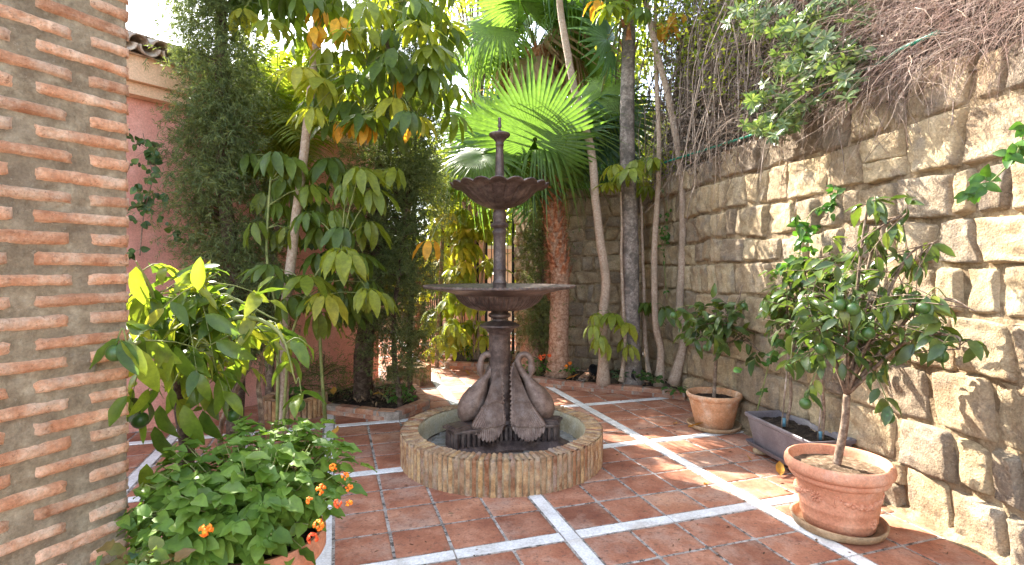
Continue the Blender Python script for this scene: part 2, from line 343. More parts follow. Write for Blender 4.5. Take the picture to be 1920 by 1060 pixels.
for p in far:
    R3 = Matrix.Rotation(YAW+rnd.gauss(0, .006), 3, 'Z'); z = .012+rnd.uniform(-.0015, .0015)
    Vv = [R3 @ Vector(q)+p for q in ((-h, -h, 0), (h, -h, 0), (h, h, 0), (-h, h, 0), (-h*.96, -h*.96, z), (h*.96, -h*.96, z), (h*.96, h*.96, z), (-h*.96, h*.96, z))]
    b.add(Vv, [(4, 5, 6, 7), (0, 1, 5, 4), (1, 2, 6, 5), (2, 3, 7, 6), (3, 0, 4, 7)])
M_tilef = surf('terracotta_tile_far', [(.25, (.33, .10, .045)), (.5, (.43, .155, .075)), (.75, (.53, .23, .125))], 4.5, .62, [(0, (.74, .66, .62)), (.3, (1, .86, .78)), (1, (1.2, 1.2, 1.1))], island=True, stain=(2.6, (.42, .26, .19), .52, .72, .75), b=(.35, .006, 30))
b.build('far_tile', M_tilef, fl, smooth=False, kind='stuff')
# white marble strips between the fields of tiles
def strip(a0, a1, b0, b1):
    p = [grid(a, bb) for a, bb in ((a0, b0), (a1, b0), (a1, b1), (a0, b1))]
    c = sum(p, Vector())/4
    if not on_floor(c): return
    m = MB(); z = .0135; e = .0025
    q = [grid(a, bb, z) for a, bb in ((a0+e, b0+e), (a1-e, b0+e), (a1-e, b1-e), (a0+e, b1-e))]
    m.add([(*v.xy, -.005) for v in p]+q, [(4, 5, 6, 7), (0, 1, 5, 4), (1, 2, 6, 5), (2, 3, 7, 6), (3, 0, 4, 7)])
    m.build('marble_strip', M_white, fl, smooth=False)
for ci in range(-4, 5):
    a0 = ci*PER-SW+.006; a1 = ci*PER-.006
    for ri in range(-3, 9):
        strip(a0, a1, ri*PER-SW, ri*PER); q = 0
        for k in (0, 1): strip(a0, a1, ri*PER+.003+k*2*T, ri*PER+(k+1)*2*T-.003)
for ri in range(-3, 10):
    b0 = ri*PER-SW+.006; b1 = ri*PER-.006
    for ci in range(-4, 4):
        for k in (0, 1): strip(ci*PER+.003+k*2*T, ci*PER+(k+1)*2*T-.003, b0, b1)

# ---------------------------------------------------------------- brick pillar, front left
pil = thing('brick_pillar', 'thick pillar of thin orange bricks with wide sandy mortar joints at the left edge', 'pillar', (-1.406, 2.0, 0))
PA = R(23.8); fd = Vector((-math.sin(PA), -math.cos(PA), 0)); fn_ = Vector((math.cos(PA), -math.sin(PA), 0)); PE = Vector((-1.406, 2.0, 0))
def pf(s, z, d=0.): return PE+fd*s+fn_*d+Vector((0, 0, z))
PW, PD, PH = .80, .55, 3.1
m = MB()
def coref(u, v):
    p = pf(PW*u, PH*v); d = .004*fbm(p*9)+.003*fbm(p*30+Vector((3, 1, 2)))
    e = -.014 if u < .01 else 0
    return p+fn_*(d-.009)+fd*(.006 if u < .01 else 0)
m.grid(coref, 60, 230)
m.grid(lambda u, v: pf(.006, PH*v)-fn_*(.009+PD*u)+fd*(.004*fbm(pf(0, PH*v)*14-fn_*PD*u*14)), 20, 200, flip=True)
m.grid(lambda u, v: pf(PW, PH*v)-fn_*(.009+PD*u), 2, 2)
m.grid(lambda u, v: pf(PW*u, PH*v)-fn_*(.009+PD), 2, 2, flip=True)
m.grid(lambda u, v: pf(PW*u, PH)-fn_*(.009+PD*v), 2, 2)
m.build('mortar', M_mort, pil)
def brick_var(L, H, seed, side=False):
    r = random.Random(seed); o = Vector((r.uniform(0, 90), r.uniform(0, 90), 0)); nu, nv = max(8, int(L/.014)), 6; m = MB()
    def f(u, v):
        x = (u-.5)*L; z = (v-.5)*H
        eu = min(u, 1-u)*L; ev = min(v, 1-v)*H; ed = min(eu, ev)
        dz = .0022*noise.noise(o+Vector((x*30, v*2, 0)))+.0018*noise.noise(o+Vector((x*85, v*3, 5)))
        dx = .006*noise.noise(o+Vector((u*3, z*60, 9)))
        y = .0075*min(1, ed/.006)**.5-.006+.0022*noise.noise(o+Vector((x*45, z*45, 3)))
        if noise.noise(o+Vector((x*18, z*30, 7))) > .42: y -= .005
        return (x+dx, y if ed > 1e-5 else -.012, z+dz)
    m.grid(f, nu, nv, flip=True); return m.me('brick', M_brick)
BT = .0435; st_l, hd_l = .292, .135
stm = [brick_var(st_l, BT, 20+i) for i in range(7)]; hdm = [brick_var(hd_l, BT, 40+i) for i in range(5)]
Mf = Matrix(((fd.x, fn_.x, 0, 0), (fd.y, fn_.y, 0, 0), (0, 0, 1, 0), (0, 0, 0, 1)))
z0 = 1.728-BT/2; k = -int(z0/.0688)
for row in range(k, 20):
    z = z0+row*.0688+rnd.gauss(0, .0012)
    if z < .03: continue
    seq = [(0, st_l), (st_l+.052, hd_l), (st_l+hd_l+.104, st_l)] if row % 2 == 0 else [(0, hd_l), (hd_l+.05, st_l), (hd_l+st_l+.1, hd_l)]
    for s0, L in seq:
        o = -.004 if s0 == 0 else rnd.gauss(0, .006)
        me = rnd.choice(stm if L == st_l else hdm)
        M = Matrix.Translation(pf(s0+L/2+o, z)) @ Mf @ Matrix.Rotation(rnd.choice((0, math.pi)) if False else rnd.gauss(0, .008), 4, 'Y') @ Matrix.Diagonal((rnd.choice((-1, 1))*1, 1, rnd.uniform(.92, 1.08), 1))
        mo('brick', me, pil, M)
    # the side of the pillar that turns away, brick ends standing a little proud
    L = hd_l if row % 2 == 0 else st_l
    M = Matrix.Translation(pf(-.002, z)-fn_*(L/2+.002)) @ Matrix(((-fn_.x, -fd.x, 0, 0), (-fn_.y, -fd.y, 0, 0), (0, 0, 1, 0), (0, 0, 0, 1)))
    mo('brick', rnd.choice(hdm if row % 2 == 0 else stm), pil, M)

# ---------------------------------------------------------------- retaining wall of squared stones
def poly_pts(P):
    P = [Vector((*p, 0)) for p in P]; L = [0]
    for a, b in zip(P, P[1:]): L.append(L[-1]+(b-a).length)
    return P, L
def at_s(P, L, s, sm=.0):
    s = max(0, min(L[-1]-1e-5, s))
    for i in range(len(P)-1):
        if s <= L[i+1]:
            t = (s-L[i])/(L[i+1]-L[i]); d = (P[i+1]-P[i]).normalized(); return P[i].lerp(P[i+1], t), Vector((-d.y, d.x, 0))
def masonry(root, P, L, s0, s1, z0, ztop, rows, wr, seed, s_vis=None, vis=None, depth=.06):
    r = random.Random(seed)
    hs = [r.uniform(*rows) for _ in range(40)]; zs = [z0]
    while zs[-1] < ztop-.12: zs.append(zs[-1]+hs[len(zs)])
    zs[-1] = ztop
    def zb(k, s):
        if k == 0: return z0-.02
        if k == len(zs)-1: return ztop+.06*noise.noise(Vector((s*1.6, 3.3, seed)))+.03*noise.noise(Vector((s*5, 1.3, seed)))
        return zs[k]+.055*noise.noise(Vector((s*1.1, k*7.7, seed)))+.028*noise.noise(Vector((s*4, k*3.1, seed)))
    cellsl = []
    for k in range(len(zs)-1):
        s = s0; bl = 0
        hh = zs[k+1]-zs[k]; prev = (s, s)
        while s < s1-.05:
            w = r.uniform(*wr)*(.8+.5*hh/rows[1])*(1+(.15*min(1, max(0, s-s0)/3.5) if wr[1] > .35 else 0))
            if s+w > s1-.12: w = s1-s
            ns = s+w; j = r.uniform(-.035, .035); nxt = (ns-j, ns+j) if ns < s1-.01 else (ns, ns)
            A4 = [(prev[0], zb(k, prev[0])), (nxt[0], zb(k, nxt[0])), (nxt[1], zb(k+1, nxt[1])), (prev[1], zb(k+1, prev[1]))]
            q = r.random()
            if q < .045 and hh > .29:
                f = r.uniform(.4, .6); f2 = f+r.uniform(-.12, .12); l = lambda a, b, t: (a[0]+(b[0]-a[0])*t, a[1]+(b[1]-a[1])*t)
                ml, mr = l(A4[0], A4[3], f), l(A4[1], A4[2], f2)
                cellsl += [[A4[0], A4[1], mr, ml], [ml, mr, A4[2], A4[3]]]
            elif q < .22 and w > .24:
                f = r.uniform(.35, .65); l = lambda a, b, t: (a[0]+(b[0]-a[0])*t, a[1]+(b[1]-a[1])*t)
                mb, mt = l(A4[0], A4[1], f), l(A4[3], A4[2], f+r.uniform(-.1, .1)); cellsl += [[A4[0], mb, mt, A4[3]], [mb, A4[1], A4[2], mt]]
            else: cellsl.append(A4)
            prev = nxt; s = ns
    for ci, c in enumerate(cellsl):
        sm = sum(p[0] for p in c)/4; zm = sum(p[1] for p in c)/4
        w = abs(c[1][0]-c[0][0]); n = max(9, min(17, int(w/.02)))
        if s_vis is not None and sm < s_vis: n = 5
        hfl = r.uniform(.5, 1.5)*depth; ins = r.uniform(.0025, .006); kk = r.uniform(.02, .10); tu = r.uniform(-.12, .12)*.5; tv = r.uniform(-.1, .1)*.25
        me = MB(); o = Vector((r.uniform(0, 50), r.uniform(0, 50), r.uniform(0, 50)))
        jit = [(r.uniform(-.010, .010), r.uniform(-.014, .014)) for _ in range(4)]
        ww = max(w, .05); hh = max(abs(c[3][1]-c[0][1]), .05)
        def f(u, v):
            a, b_ = 2*u-1, 2*v-1
            # irregular, softly rounded outline
            a = math.copysign(abs(a)**.8, a); b_ = math.copysign(abs(b_)**.8, b_)
            a2 = a*math.sqrt(1-kk*b_*b_)*(1-(.003+2.6*ins)/ww); b2 = b_*math.sqrt(1-kk*a*a)*(1-2*ins/hh)
            U, W = (a2+1)/2, (b2+1)/2
            cc = [(p[0]+q_[0], p[1]+q_[1]) for p, q_ in zip(c, jit)]
            s = (cc[0][0]*(1-U)+cc[1][0]*U)*(1-W)+(cc[3][0]*(1-U)+cc[2][0]*U)*W
            z = (cc[0][1]*(1-U)+cc[1][1]*U)*(1-W)+(cc[3][1]*(1-U)+cc[2][1]*U)*W
            p, nn = at_s(P, L, s); e = max(abs(a), abs(b_))
            q3 = o+Vector((s*5, z*5, 0))
            edge = 1-e**16
            dd = hfl*(edge**.55)*(.82+.18*(1-a*a*b_*b_)) + edge**.3*(.014*noise.fractal(q3, 1, 2, 3)+.011*noise.noise(q3*4.2)+.006*noise.noise(q3*9)+tu*ww*a+tv*hh*b_)
            # faceted breaks
            dd += edge*.016*(abs(noise.noise(q3*1.4+Vector((9, 2, 4))))*2-.5)
            if e > .999: dd = -.03
            sd = .008*noise.noise(q3*2.2+Vector((2, 7, 1)))
            t = Vector((nn.y, -nn.x, 0))
            return p+nn*dd+t*sd+Vector((0, 0, z+.008*noise.noise(q3*2.2+Vector((8, 3, 1)))))
        me.grid(f, n, n, flip=True)
        me.build('stone', M_stone, root)
    return len(cellsl)
def backing(root, P, L, s0, s1, ztop, off=.004, thick=.4):
    m = MB()
    def f(u, v):
        s = s0+(s1-s0)*u; p, nn = at_s(P, L, s); z = -.05+(ztop+.03)*v
        q = Vector((s*7, z*7, 1)); return p+nn*(off-.008+.012*noise.fractal(q, 1, 2, 3))+Vector((0, 0, z))
    m.grid(f, max(20, int((s1-s0)/.04)), 70, flip=True)
    def f2(u, v):
        s = s0+(s1-s0)*u; p, nn = at_s(P, L, s); return p+nn*(off-thick*v)+Vector((0, 0, ztop-.02))
    m.grid(f2, 40, 2, flip=True)
    def f3(u, v):
        s = s0+(s1-s0)*u; p, nn = at_s(P, L, s); return p+nn*(off-thick)+Vector((0, 0, -.05+(ztop+.03)*v))
    m.grid(f3, 40, 2)
    m.build('mortar', M_smort, root)
PR, LR = poly_pts(wallpoly[:8])
rw = thing('stone_wall', 'high retaining wall of rough ochre stones along the right side, lit by the sun', 'wall', (2.3, 4.5, 0))
sv = LR[2]-.35
backing(rw, PR, LR, 0, LR[-1], 2.68)
n1 = masonry(rw, PR, LR, 0, sv, 0, 2.72, (.25, .36), (.24, .40), 3, s_vis=99, depth=.038)
n2 = masonry(rw, PR, LR, sv, LR[-1], 0, 2.72, (.235, .335), (.20, .35), 5, depth=.036)
PB, LB = poly_pts(wallpoly[7:])
bw = thing('stone_wall', 'shaded wall of small squared stones behind the palm trunks', 'wall', (.9, 8.1, 0))
backing(bw, PB, LB, 0, LB[-1], 2.70)
n3 = masonry(bw, PB, LB, .0, LB[-1], 0, 2.74, (.17, .27), (.17, .32), 9, depth=.035)
print('stones', n1, n2, n3)
# loose mortar fillet where the long wall meets the paving
m = MB()
def fil(u, v):
    s = sv-.2+(LR[-1]-sv-1.2)*u; p, nn = at_s(PR, LR, s); q = Vector((s*6, v*3, 4))
    w = .075+.05*noise.noise(q*.6); h = .045+.035*noise.noise(q*.9+Vector((4, 4, 4)))
    return p+nn*(.0+(w+.02)*v+.008*noise.noise(q*3))+Vector((0, 0, .008+max(0, (1-v))**1.4*max(.02, h)+.006*noise.noise(q*4)))
m.grid(fil, 120, 7, flip=True); m.build('mortar_fillet', M_smort, rw)

# bank of earth above the wall
def bankf(u, v):
    s = LR[-1]*u; p, nn = at_s(PR, LR, s)
    prof = [(.02, 2.62), (-.10, 2.72), (-.2, 3.15), (-.28, 3.8), (-.4, 4.6), (-.8, 5.3), (-3, 5.8), (-7, 6.0)]
    t = v*(len(prof)-1); i = min(int(t), len(prof)-2); t -= i
    d = prof[i][0]*(1-t)+prof[i+1][0]*t; z = prof[i][1]*(1-t)+prof[i+1][1]*t
    fade = min(1, max(0, (LR[-1]-s)/.25)); z = 2.62+(z-2.62)*(.25+.75*fade)
    q = Vector((s*1.8, z*1.8, d)); k = .13*noise.fractal(q, 1, 2, 4)*min(1, v*6)
    return p+nn*(d+k)+Vector((0, 0, z+k*.5))
bk = MB().grid(bankf, 90, 44, flip=True).build('bank', M_bank); bk['kind'] = 'structure'

# ---------------------------------------------------------------- beds and kerbs
def kbrick(seed, L, W, H):
    r = random.Random(seed); m = MB(); V = []
    for z in (0, 1):
        for (x, y) in ((-1, -1), (0, -1), (1, -1), (1, 0), (1, 1), (0, 1), (-1, 1), (-1, 0)):
            j = lambda a: r.uniform(-a, a)
            V.append((x*L/2*(1-.02*abs(y))+j(.003), y*W/2*(1-.02*abs(x))+j(.003), z*H*.8+(0 if z == 0 else j(.002))))
    V += [(v[0]*.965, v[1]*.92, H+r.uniform(-.002, .002)) for v in V[8:16]]
    Fc = []
    for L0 in (0, 8):
        for k in range(8): Fc.append((L0+k, L0+(k+1) % 8, L0+8+(k+1) % 8, L0+8+k))
    Fc.append(tuple(range(16, 24))); return m.add(V, Fc).me('brick', M_kerb, False)
kb = [kbrick(i, .235, .115, .05) for i in range(5)]
def kerb(root, P, courses=2, H=.055, z0=0.0, name='brick', soldier=False):
    P, L = poly_pts(P)
    for c in range(courses):
        s = .12*(c % 2)+.02
        while s < L[-1]-.1:
            a, nn = at_s(P, L, s); b_, _ = at_s(P, L, min(L[-1], s+.235)); d = (b_-a)
            M = Matrix.Translation((a+b_)/2+Vector((0, 0, z0+c*H))) @ Matrix.Rotation(math.atan2(d.y, d.x)+rnd.gauss(0, .012), 4, 'Z') @ Matrix.Diagonal((d.length/.25, 1, 1, 1))
            mo(name, rnd.choice(kb), root, M); s += .245
    m = MB()
    for sgn in (1,):
        n = int(L[-1]/.06)+2
        def f(u, v):
            p, nn = at_s(P, L, L[-1]*u); prof = [(-.05, 0), (-.05, H*courses-.012), (.05, H*courses-.012), (.05, 0)]
            k = min(3, int(v*3+.001)); return p+nn*prof[k][0]+Vector((0, 0, z0+prof[k][1]))
        m.grid(f, n, 4)
    m.build('mortar', M_kmort, root, smooth=False)
kr = thing('brick_kerb', 'low curved kerb of two brick courses edging the tree bed on the right', 'kerb', (1.0, 6.7, 0))
kline = [(.02, 7.75), (.12, 7.4), (.35, 7.12), (.62, 6.92), (.95, 6.77), (1.28, 6.66), (1.6, 6.55), (1.85, 6.42), (2.02, 6.30)]
kerb(kr, kline)
kd = thing('brick_kerb', 'short brick divider crossing the bed between the red palm trunk and the first pale trunk', 'kerb', (1.0, 7.0, 0))
kerb(kd, [(.86, 6.95), (1.0, 7.3), (1.15, 7.75)], 2)
P_, L_ = poly_pts(kline)
m = MB(); V = []; inner = [at_s(P_, L_, L_[-1]*i/24)[0] for i in range(25)]; outer = [Vector((.12+1.9*(i/24), 9.4-1.6*min(1, i/9), 0)) for i in range(25)]
outer[0] = Vector((.1, 9.4, 0))
def sf(u, v):
    k = u*24; i = min(23, int(k)); t = k-i; a = inner[i].lerp(inner[i+1], t); b_ = outer[i].lerp(outer[i+1], t); p = a.lerp(b_, v)
    return p+Vector((0, 0, .075+.03*noise.fractal(p*3, 1, 2, 3)+.02*v))
bed = MB().grid(sf, 60, 30).build('soil_bed', M_soil); bed['kind'] = 'structure'
# hexagonal bed on the left with the junipers
hexp = [G(607, 777), G(741, 793), G(805, 767), G(778, 737), (-1.35, 6.95, 0), (-2.1, 6.6, 0), (-2.3, 6.1, 0), G(607, 777)]
hexp = [(p[0], p[1]) for p in hexp]
hb = thing('brick_kerb', 'angular brick edging of the planting bed under the leaning juniper', 'kerb', (-1.4, 6.0, 0))
off = lambda p: (p[0]+(-1.5-p[0])*.06, p[1]+(6.15-p[1])*.06)
kerb(hb, [off(p) for p in hexp], 2)
hc = Vector((-1.5, 6.15, 0))
def hf(u, v):
    k = u*(len(hexp)-1); i = min(len(hexp)-2, int(k)); t = k-i; a = Vector((*hexp[i], 0)).lerp(Vector((*hexp[i+1], 0)), t)
    p = hc.lerp(a, .02+.9*v); return p+Vector((0, 0, .07+.04*noise.fractal(p*3.3, 1, 2, 3)))
hs = MB().grid(hf, 50, 16).build('soil_bed', M_soil); hs['kind'] = 'structure'
# planters of upright bricks
def soldier_ring(name, label, c, r, H, n, arc=(0, 2*math.pi), square=None):
    root = thing(name, label, 'planter', (c[0], c[1], 0)); v = [kbrick(60+i, .045, .11, H) for i in range(4)]
    for me in v: me.materials[0] = M_basin
    pts = []
    if square:
        sx, sy, ang = square; R2 = Matrix.Rotation(ang, 3, 'Z')
        for (ax, ay, bx, by, rot) in ((-sx, -sy, sx, -sy, 0), (sx, -sy, sx, sy, math.pi/2), (sx, sy, -sx, sy, math.pi), (-sx, sy, -sx, -sy, -math.pi/2)):
            L = math.hypot(bx-ax, by-ay); q = int(L/.049)
            for i in range(q):
                t = (i+.5)/q; pts.append((R2 @ Vector((ax+(bx-ax)*t, ay+(by-ay)*t, 0)), rot+ang))
    else:
        for i in range(n): a = arc[0]+(arc[1]-arc[0])*i/n; pts.append((Vector((r*math.cos(a), r*math.sin(a), 0)), a+math.pi/2))
    for p, a in pts:
        mo('brick', rnd.choice(v), root, Matrix.Translation(Vector((*c, 0))+p+Vector((0, 0, rnd.uniform(-.004, .003)))) @ Matrix.Rotation(a+rnd.gauss(0, .02), 4, 'Z'))
    R_ = r-.03 if not square else min(square[0], square[1])+.0
    if square:
        sx, sy, ang = square; MB().box((c[0], c[1], H*.45), (2*sx-.03, 2*sy-.03, H*.9), Matrix.Rotation(ang, 3, 'Z')).build('soil', M_soil, root, smooth=False)
    else: MB().lathe([(r+.035, 0), (r+.035, H-.03), (r-.02, H-.04), (.01, H-.02)], 32, (c[0], c[1], 0)).build('soil', M_soil, root)
    return root
soldier_ring('brick_planter', 'round planter of upright bricks against the pink house', (-2.28, 5.72), .27, .2, 34)
soldier_ring('brick_planter', 'square planter of upright bricks between the junipers and the path', (-1.36, 7.22), .2, .25, 0, square=(.2, .16, R(-8)))
# far bed beside the gate
fb = thing('brick_kerb', 'short orange brick edging of the sunlit bed by the iron gate', 'kerb', (-.7, 8.3, 0))
kerb(fb, [(-1.0, 9.0), (-1.0, 8.3), (-.42, 8.2), (-.1, 8.35)], 2)
fs_ = MB().grid(lambda u, v: Vector((-.95+.95*u, 8.3+1.3*v, .08+.02*noise.noise(Vector((u*9, v*9, 1))))), 16, 16).build('soil_bed', M_soil); fs_['kind'] = 'structure'

# ---------------------------------------------------------------- pink house with tiled eaves
hd = Vector((.56, .83, 0)).normalized(); hn = Vector((.83, -.56, 0)).normalized(); H0 = Vector((-2.4, 6.74, 0))
def hp(s, n, z): return H0+hd*s+hn*n+Vector((0, 0, z))
house = thing('house', 'pink rendered house with peach cornice and barrel-tiled eaves behind the left-hand trees', 'house', H0)
s0, s1 = -4.6, .98
def prism(m, s0, s1, n0, n1, z0, z1):
    V = [hp(s, n, z) for z in (z0, z1) for n in (n0, n1) for s in (s0, s1)]
    return m.add(V, [(0, 2, 3, 1), (4, 5, 7, 6), (0, 1, 5, 4), (2, 6, 7, 3), (0, 4, 6, 2), (1, 3, 7, 5)])
prism(MB(), s0, s1, -5, 0, -.05, 3.12).build('wall', M_pink, house, smooth=False)
prism(MB(), s0, s1+.12, -5, .13, 3.122, 3.23).build('cornice', M_peach, house, smooth=False)
prism(MB(), s0, s1+.18, -5, .19, 3.232, 3.46).build('cornice', M_peach, house, smooth=False)
m = MB(); m.add([hp(s, n, z) for s, n, z in ((s0, .24, 3.465), (s1+.24, .24, 3.465), (s1+.24, -2.6, 4.55), (s0, -2.6, 4.55), (s0, -5.2, 3.465), (s1+.24, -5.2, 3.465), (s0, .24, 3.462), (s1+.24, .24, 3.462), (s0, -5.2, 3.462), (s1+.24, -5.2, 3.462))],
    [(0, 1, 2, 3), (3, 2, 5, 4), (1, 5, 2), (0, 3, 4), (6, 8, 9, 7)]); m.build('roof', M_roof, house, smooth=False)
def rtile(up):
    m = MB(); n = 8; V = []
    for j, (y, r_) in enumerate(((0, .088), (.42, .072))):
        for o in (0, -.012):
            for i in range(n+1):
                a = math.pi*i/n; rr = r_+o; V.append((rr*math.cos(a), y, (rr*math.sin(a)) if up else -rr*math.sin(a)+.05))
    Fc = []; w = n+1
    for i in range(n):
        Fc += [(i, i+1, 2*w+i+1, 2*w+i), (w+i+1, w+i, 3*w+i, 3*w+i+1), (i+1, i, w+i, w+i+1)]
    return m.add(V, Fc).me('roof_tile', M_roof)
tu_, td_ = rtile(True), rtile(False)
sl_ = math.atan2(4.55-3.465, 2.84); up = (-hn*math.cos(sl_)+Vector((0, 0, math.sin(sl_))))
for i in range(29):
    for j in range(8):
        if i > 24 and j > 6: continue
        s = s1+.16-i*.19; 
        for which, me in ((0, tu_), (1, td_)):
            if which and j > 1: continue
            p = hp(s-which*.095, .30, 3.50+.012)+up*(.36*j)+Vector((0, 0, .012*j*0+(.02 if not which else -.03)))
            mo('roof_tile', me, house, orient(p, up+Vector((0, 0, -.03)), (0, 0, 1), 1.0))

# ---------------------------------------------------------------- gate, pillar and walls beyond
gate = thing('iron_gate', 'open black iron bar gate at the end of the path', 'gate', (-1.2, 9.3, 0))
def leaf_(p, q, h, mid=(.12, 1.0, 1.9), arch=.12):
    p = Vector((*p, 0)); q = Vector((*q, 0)); d = q-p; n = max(2, int(d.length/.11))
    b_ = MB().box(p+Vector((0, 0, h/2+.03)), (.045, .045, h)).build('post', M_gate, gate, smooth=False)
    b_ = MB().box(q+Vector((0, 0, h/2+.03)), (.045, .045, h)).build('post', M_gate, gate, smooth=False)
    a = math.atan2(d.y, d.x); R3 = Matrix.Rotation(a, 3, 'Z')
    for z in mid: MB().box((p+q)/2+Vector((0, 0, z)), (d.length-.05, .03, .03), R3).build('rail', M_gate, gate, smooth=False)
    MB().tube([p.lerp(q, t)+Vector((0, 0, h+arch*math.sin(math.pi*t))) for t in [i/10 for i in range(11)]], .018, 6).build('rail', M_gate, gate)
    for i in range(1, n):
        t = i/n; hh = h-.1+arch*math.sin(math.pi*t); c = p.lerp(q, t)
        MB().tube([c+Vector((0, 0, .1)), c+Vector((0, 0, hh+.08))], .0085, 6).build('bar', M_gate, gate)
leaf_((-1.64, 10.1), (-1.25, 9.22), 2.1); leaf_((-1.19, 9.14), (-.62, 9.85), 2.1)
fen = thing('iron_fence', 'narrow black iron screen between the gate and the end of the stone wall', 'fence', (-.2, 9.7, 0))
for x in (-.46, .02): MB().box((x, 9.68, 1.25), (.05, .05, 2.5)).build('post', M_gate, fen, smooth=False)
for z in (.2, 1.2, 2.35): MB().box((-.22, 9.68, z), (.42, .03, .03)).build('rail', M_gate, fen, smooth=False)
for i in range(1, 5): MB().tube([(-.46+.48*i/5, 9.68, .2), (-.46+.48*i/5, 9.68, 2.35)], .008, 6).build('bar', M_gate, fen)
gp = thing('gate_pillar', 'peach rendered pillar behind the bright yellow-green leaves', 'pillar', (-.62, 10.2, 0))
MB().box((-.75, 10.3, 1.2), (.5, .3, 2.4)).build('shaft', M_peach, gp, smooth=False)
MB().box((-.75, 10.3, 2.44), (.58, .38, .08)).build('cap', M_cream, gp, smooth=False)
w1 = thing('garden_wall', 'sunlit peach garden wall closing the path beyond the gate', 'wall', (-3, 13.5, 0))
MB().box((-3.0, 13.6, 1.0), (6, .25, 2.0)).build('face', M_peach, w1, smooth=False); MB().box((-3.0, 13.6, 2.04), (6.1, .34, .08)).build('coping', M_cream, w1, smooth=False)
w2 = thing('house', 'cream neighbouring house seen between the grey trunk and the dry vines', 'house', (4.6, 17, 0))
MB().box((5.2, 17.5, 2.9), (4.0, 4, 5.8)).build('wall', M_cream, w2, smooth=False)
MB().box((5.2, 17.5, 5.86), (4.3, 4.3, .12)).build('roof', M_roof, w2, smooth=False)
# ================================================================ FOUNTAIN BASIN
bas = thing('brick_basin', 'round fountain basin built of upright weathered bricks', 'basin', FC)
BH, BW = .262, .135
NB_ = 116
def bbrick(seed):
    r = random.Random(seed); o = Vector((r.uniform(0, 50),)*3); m = MB()
    w1 = 2*math.pi*FR/NB_-.005; w0 = 2*math.pi*(FR-BW)/NB_-.003
    def f(u, v):                        # unfolded: outer face then top then inner edge, rounded arris
        if v < .6: y = 0; z = BH*v/.6
        elif v < .72: a = (v-.6)/.12*math.pi/2; y = -.014*(1-math.cos(a)); z = BH-.014+.014*math.sin(a) if a > 0 else BH; 
        else: y = -.014-(BW-.014)*(v-.72)/.28; z = BH
        if v < .6: z = (BH-.014)*v/.6
        w = w1+(w0-w1)*(-y/BW); e = abs(2*u-1); k = 1-e**8
        q = o+Vector((u*.6, y*20, z*20)); dd = .006*noise.noise(q)+.0025*noise.noise(q*4); x = (u-.5)*w
        s = -.010*(1-k)
        if v <= .6: return (x, y+dd+s, z)
        if v >= .72: return (x, y, z+dd+s)
        return (x, y+(dd+s)*.7, z+(dd+s)*.7)
    m.grid(f, 5, 26, flip=True); return m.me('brick', M_basin)
bb = [bbrick(i) for i in range(9)]
for i in range(NB_):
    a = 2*math.pi*i/NB_; 
    M = Matrix.Translation(FC+Vector((math.cos(a)*FR, math.sin(a)*FR, rnd.uniform(-.004, .003)))) @ Matrix.Rotation(a-math.pi/2+rnd.gauss(0, .008), 4, 'Z') @ Matrix.Diagonal((rnd.uniform(.93, 1.02), 1, 1, 1))
    mo('brick', rnd.choice(bb), bas, M)
mm = MB().lathe([(FR-.006, 0), (FR-.006, BH-.016), (FR-.014, BH-.009), (FR-BW, BH-.009), (FR-BW-.006, BH-.012)], 96, FC, capb=False, capt=False).build('mortar', M_smort, bas)
def linf(r, z, a, j): return r+.004*noise.noise(Vector((math.cos(a)*6, math.sin(a)*6, z*12))), z
MB().lathe([(FR-BW-.001, BH-.008), (FR-BW-.012, BH-.02), (FR-BW-.016, BH-.08), (FR-BW-.03, .10)], 96, FC, linf, False, False).build('lining', M_lining, bas)
M_bfl = surf('basin_floor_stone', [(.3, (.20, .19, .17)), (.6, (.32, .31, .29)), (.8, (.42, .41, .38))], 7, .6, b=(.5, .006, 60), stain=(4, (.18, .15, .11), .5, .7, .6))
MB().lathe([(FR-BW-.01, .085), (.01, .085)], 64, FC, None, False, True).build('basin_floor', M_kmort, bas)
k = 0
fbm_ = []
y = -(FR-BW)+.03
while y < FR-BW-.03:                    # brick-on-edge floor of the basin
    hw = math.sqrt(max(0, (FR-BW-.03)**2-y*y)); x = -hw+rnd.uniform(0, .1)
    while x < hw-.03:
        L = min(.235, hw-x); c = FC+Vector((x+L/2, y, .089))
        if (Vector((x+L/2, y))).length > .3: k += 1; fbm_.append((c, L))
        x += L+.006
    y += .048
for c, L in fbm_:
    mo('floor_brick', kb[k % 5], bas, Matrix.Translation(c+Vector((0, 0, -.035))) @ Matrix.Rotation(.03, 4, 'Z') @ Matrix.Diagonal((L/.235, .36, 1, 1)))
fm = [surf('unused', [(0, g(.1)), (1, g(.1))])] if False else None
for o in bas.children:
    if o.name.startswith('floor_brick'):
        o.material_slots[0].link = 'OBJECT'; o.material_slots[0].material = M_bfl
lf = leafm('fallen', [(0, (.3, .1, .05)), (1, (.4, .16, .07))], .1, (1, 1, 1), .7)

# ================================================================ CAST IRON FOUNTAIN
fo = thing('iron_fountain', 'two-tiered dark cast iron fountain with swans around its foot', 'fountain', FC)
CX = Vector((-.103, 4.52, 0))
zz_ = lambda z: z if z < 1.6 else z+(z-1.6)*.024
def lat(name, prof, n=56, fn=None, mat=M_iron, sm=50, cb=True, ct=True, par=fo):
    prof = [(r*1.022, zz_(z)) for r, z in prof]; o = MB().lathe(prof, n, CX, fn, cb, ct).build(name, mat, par); return smooth_angle(o, sm)
FZ = .092
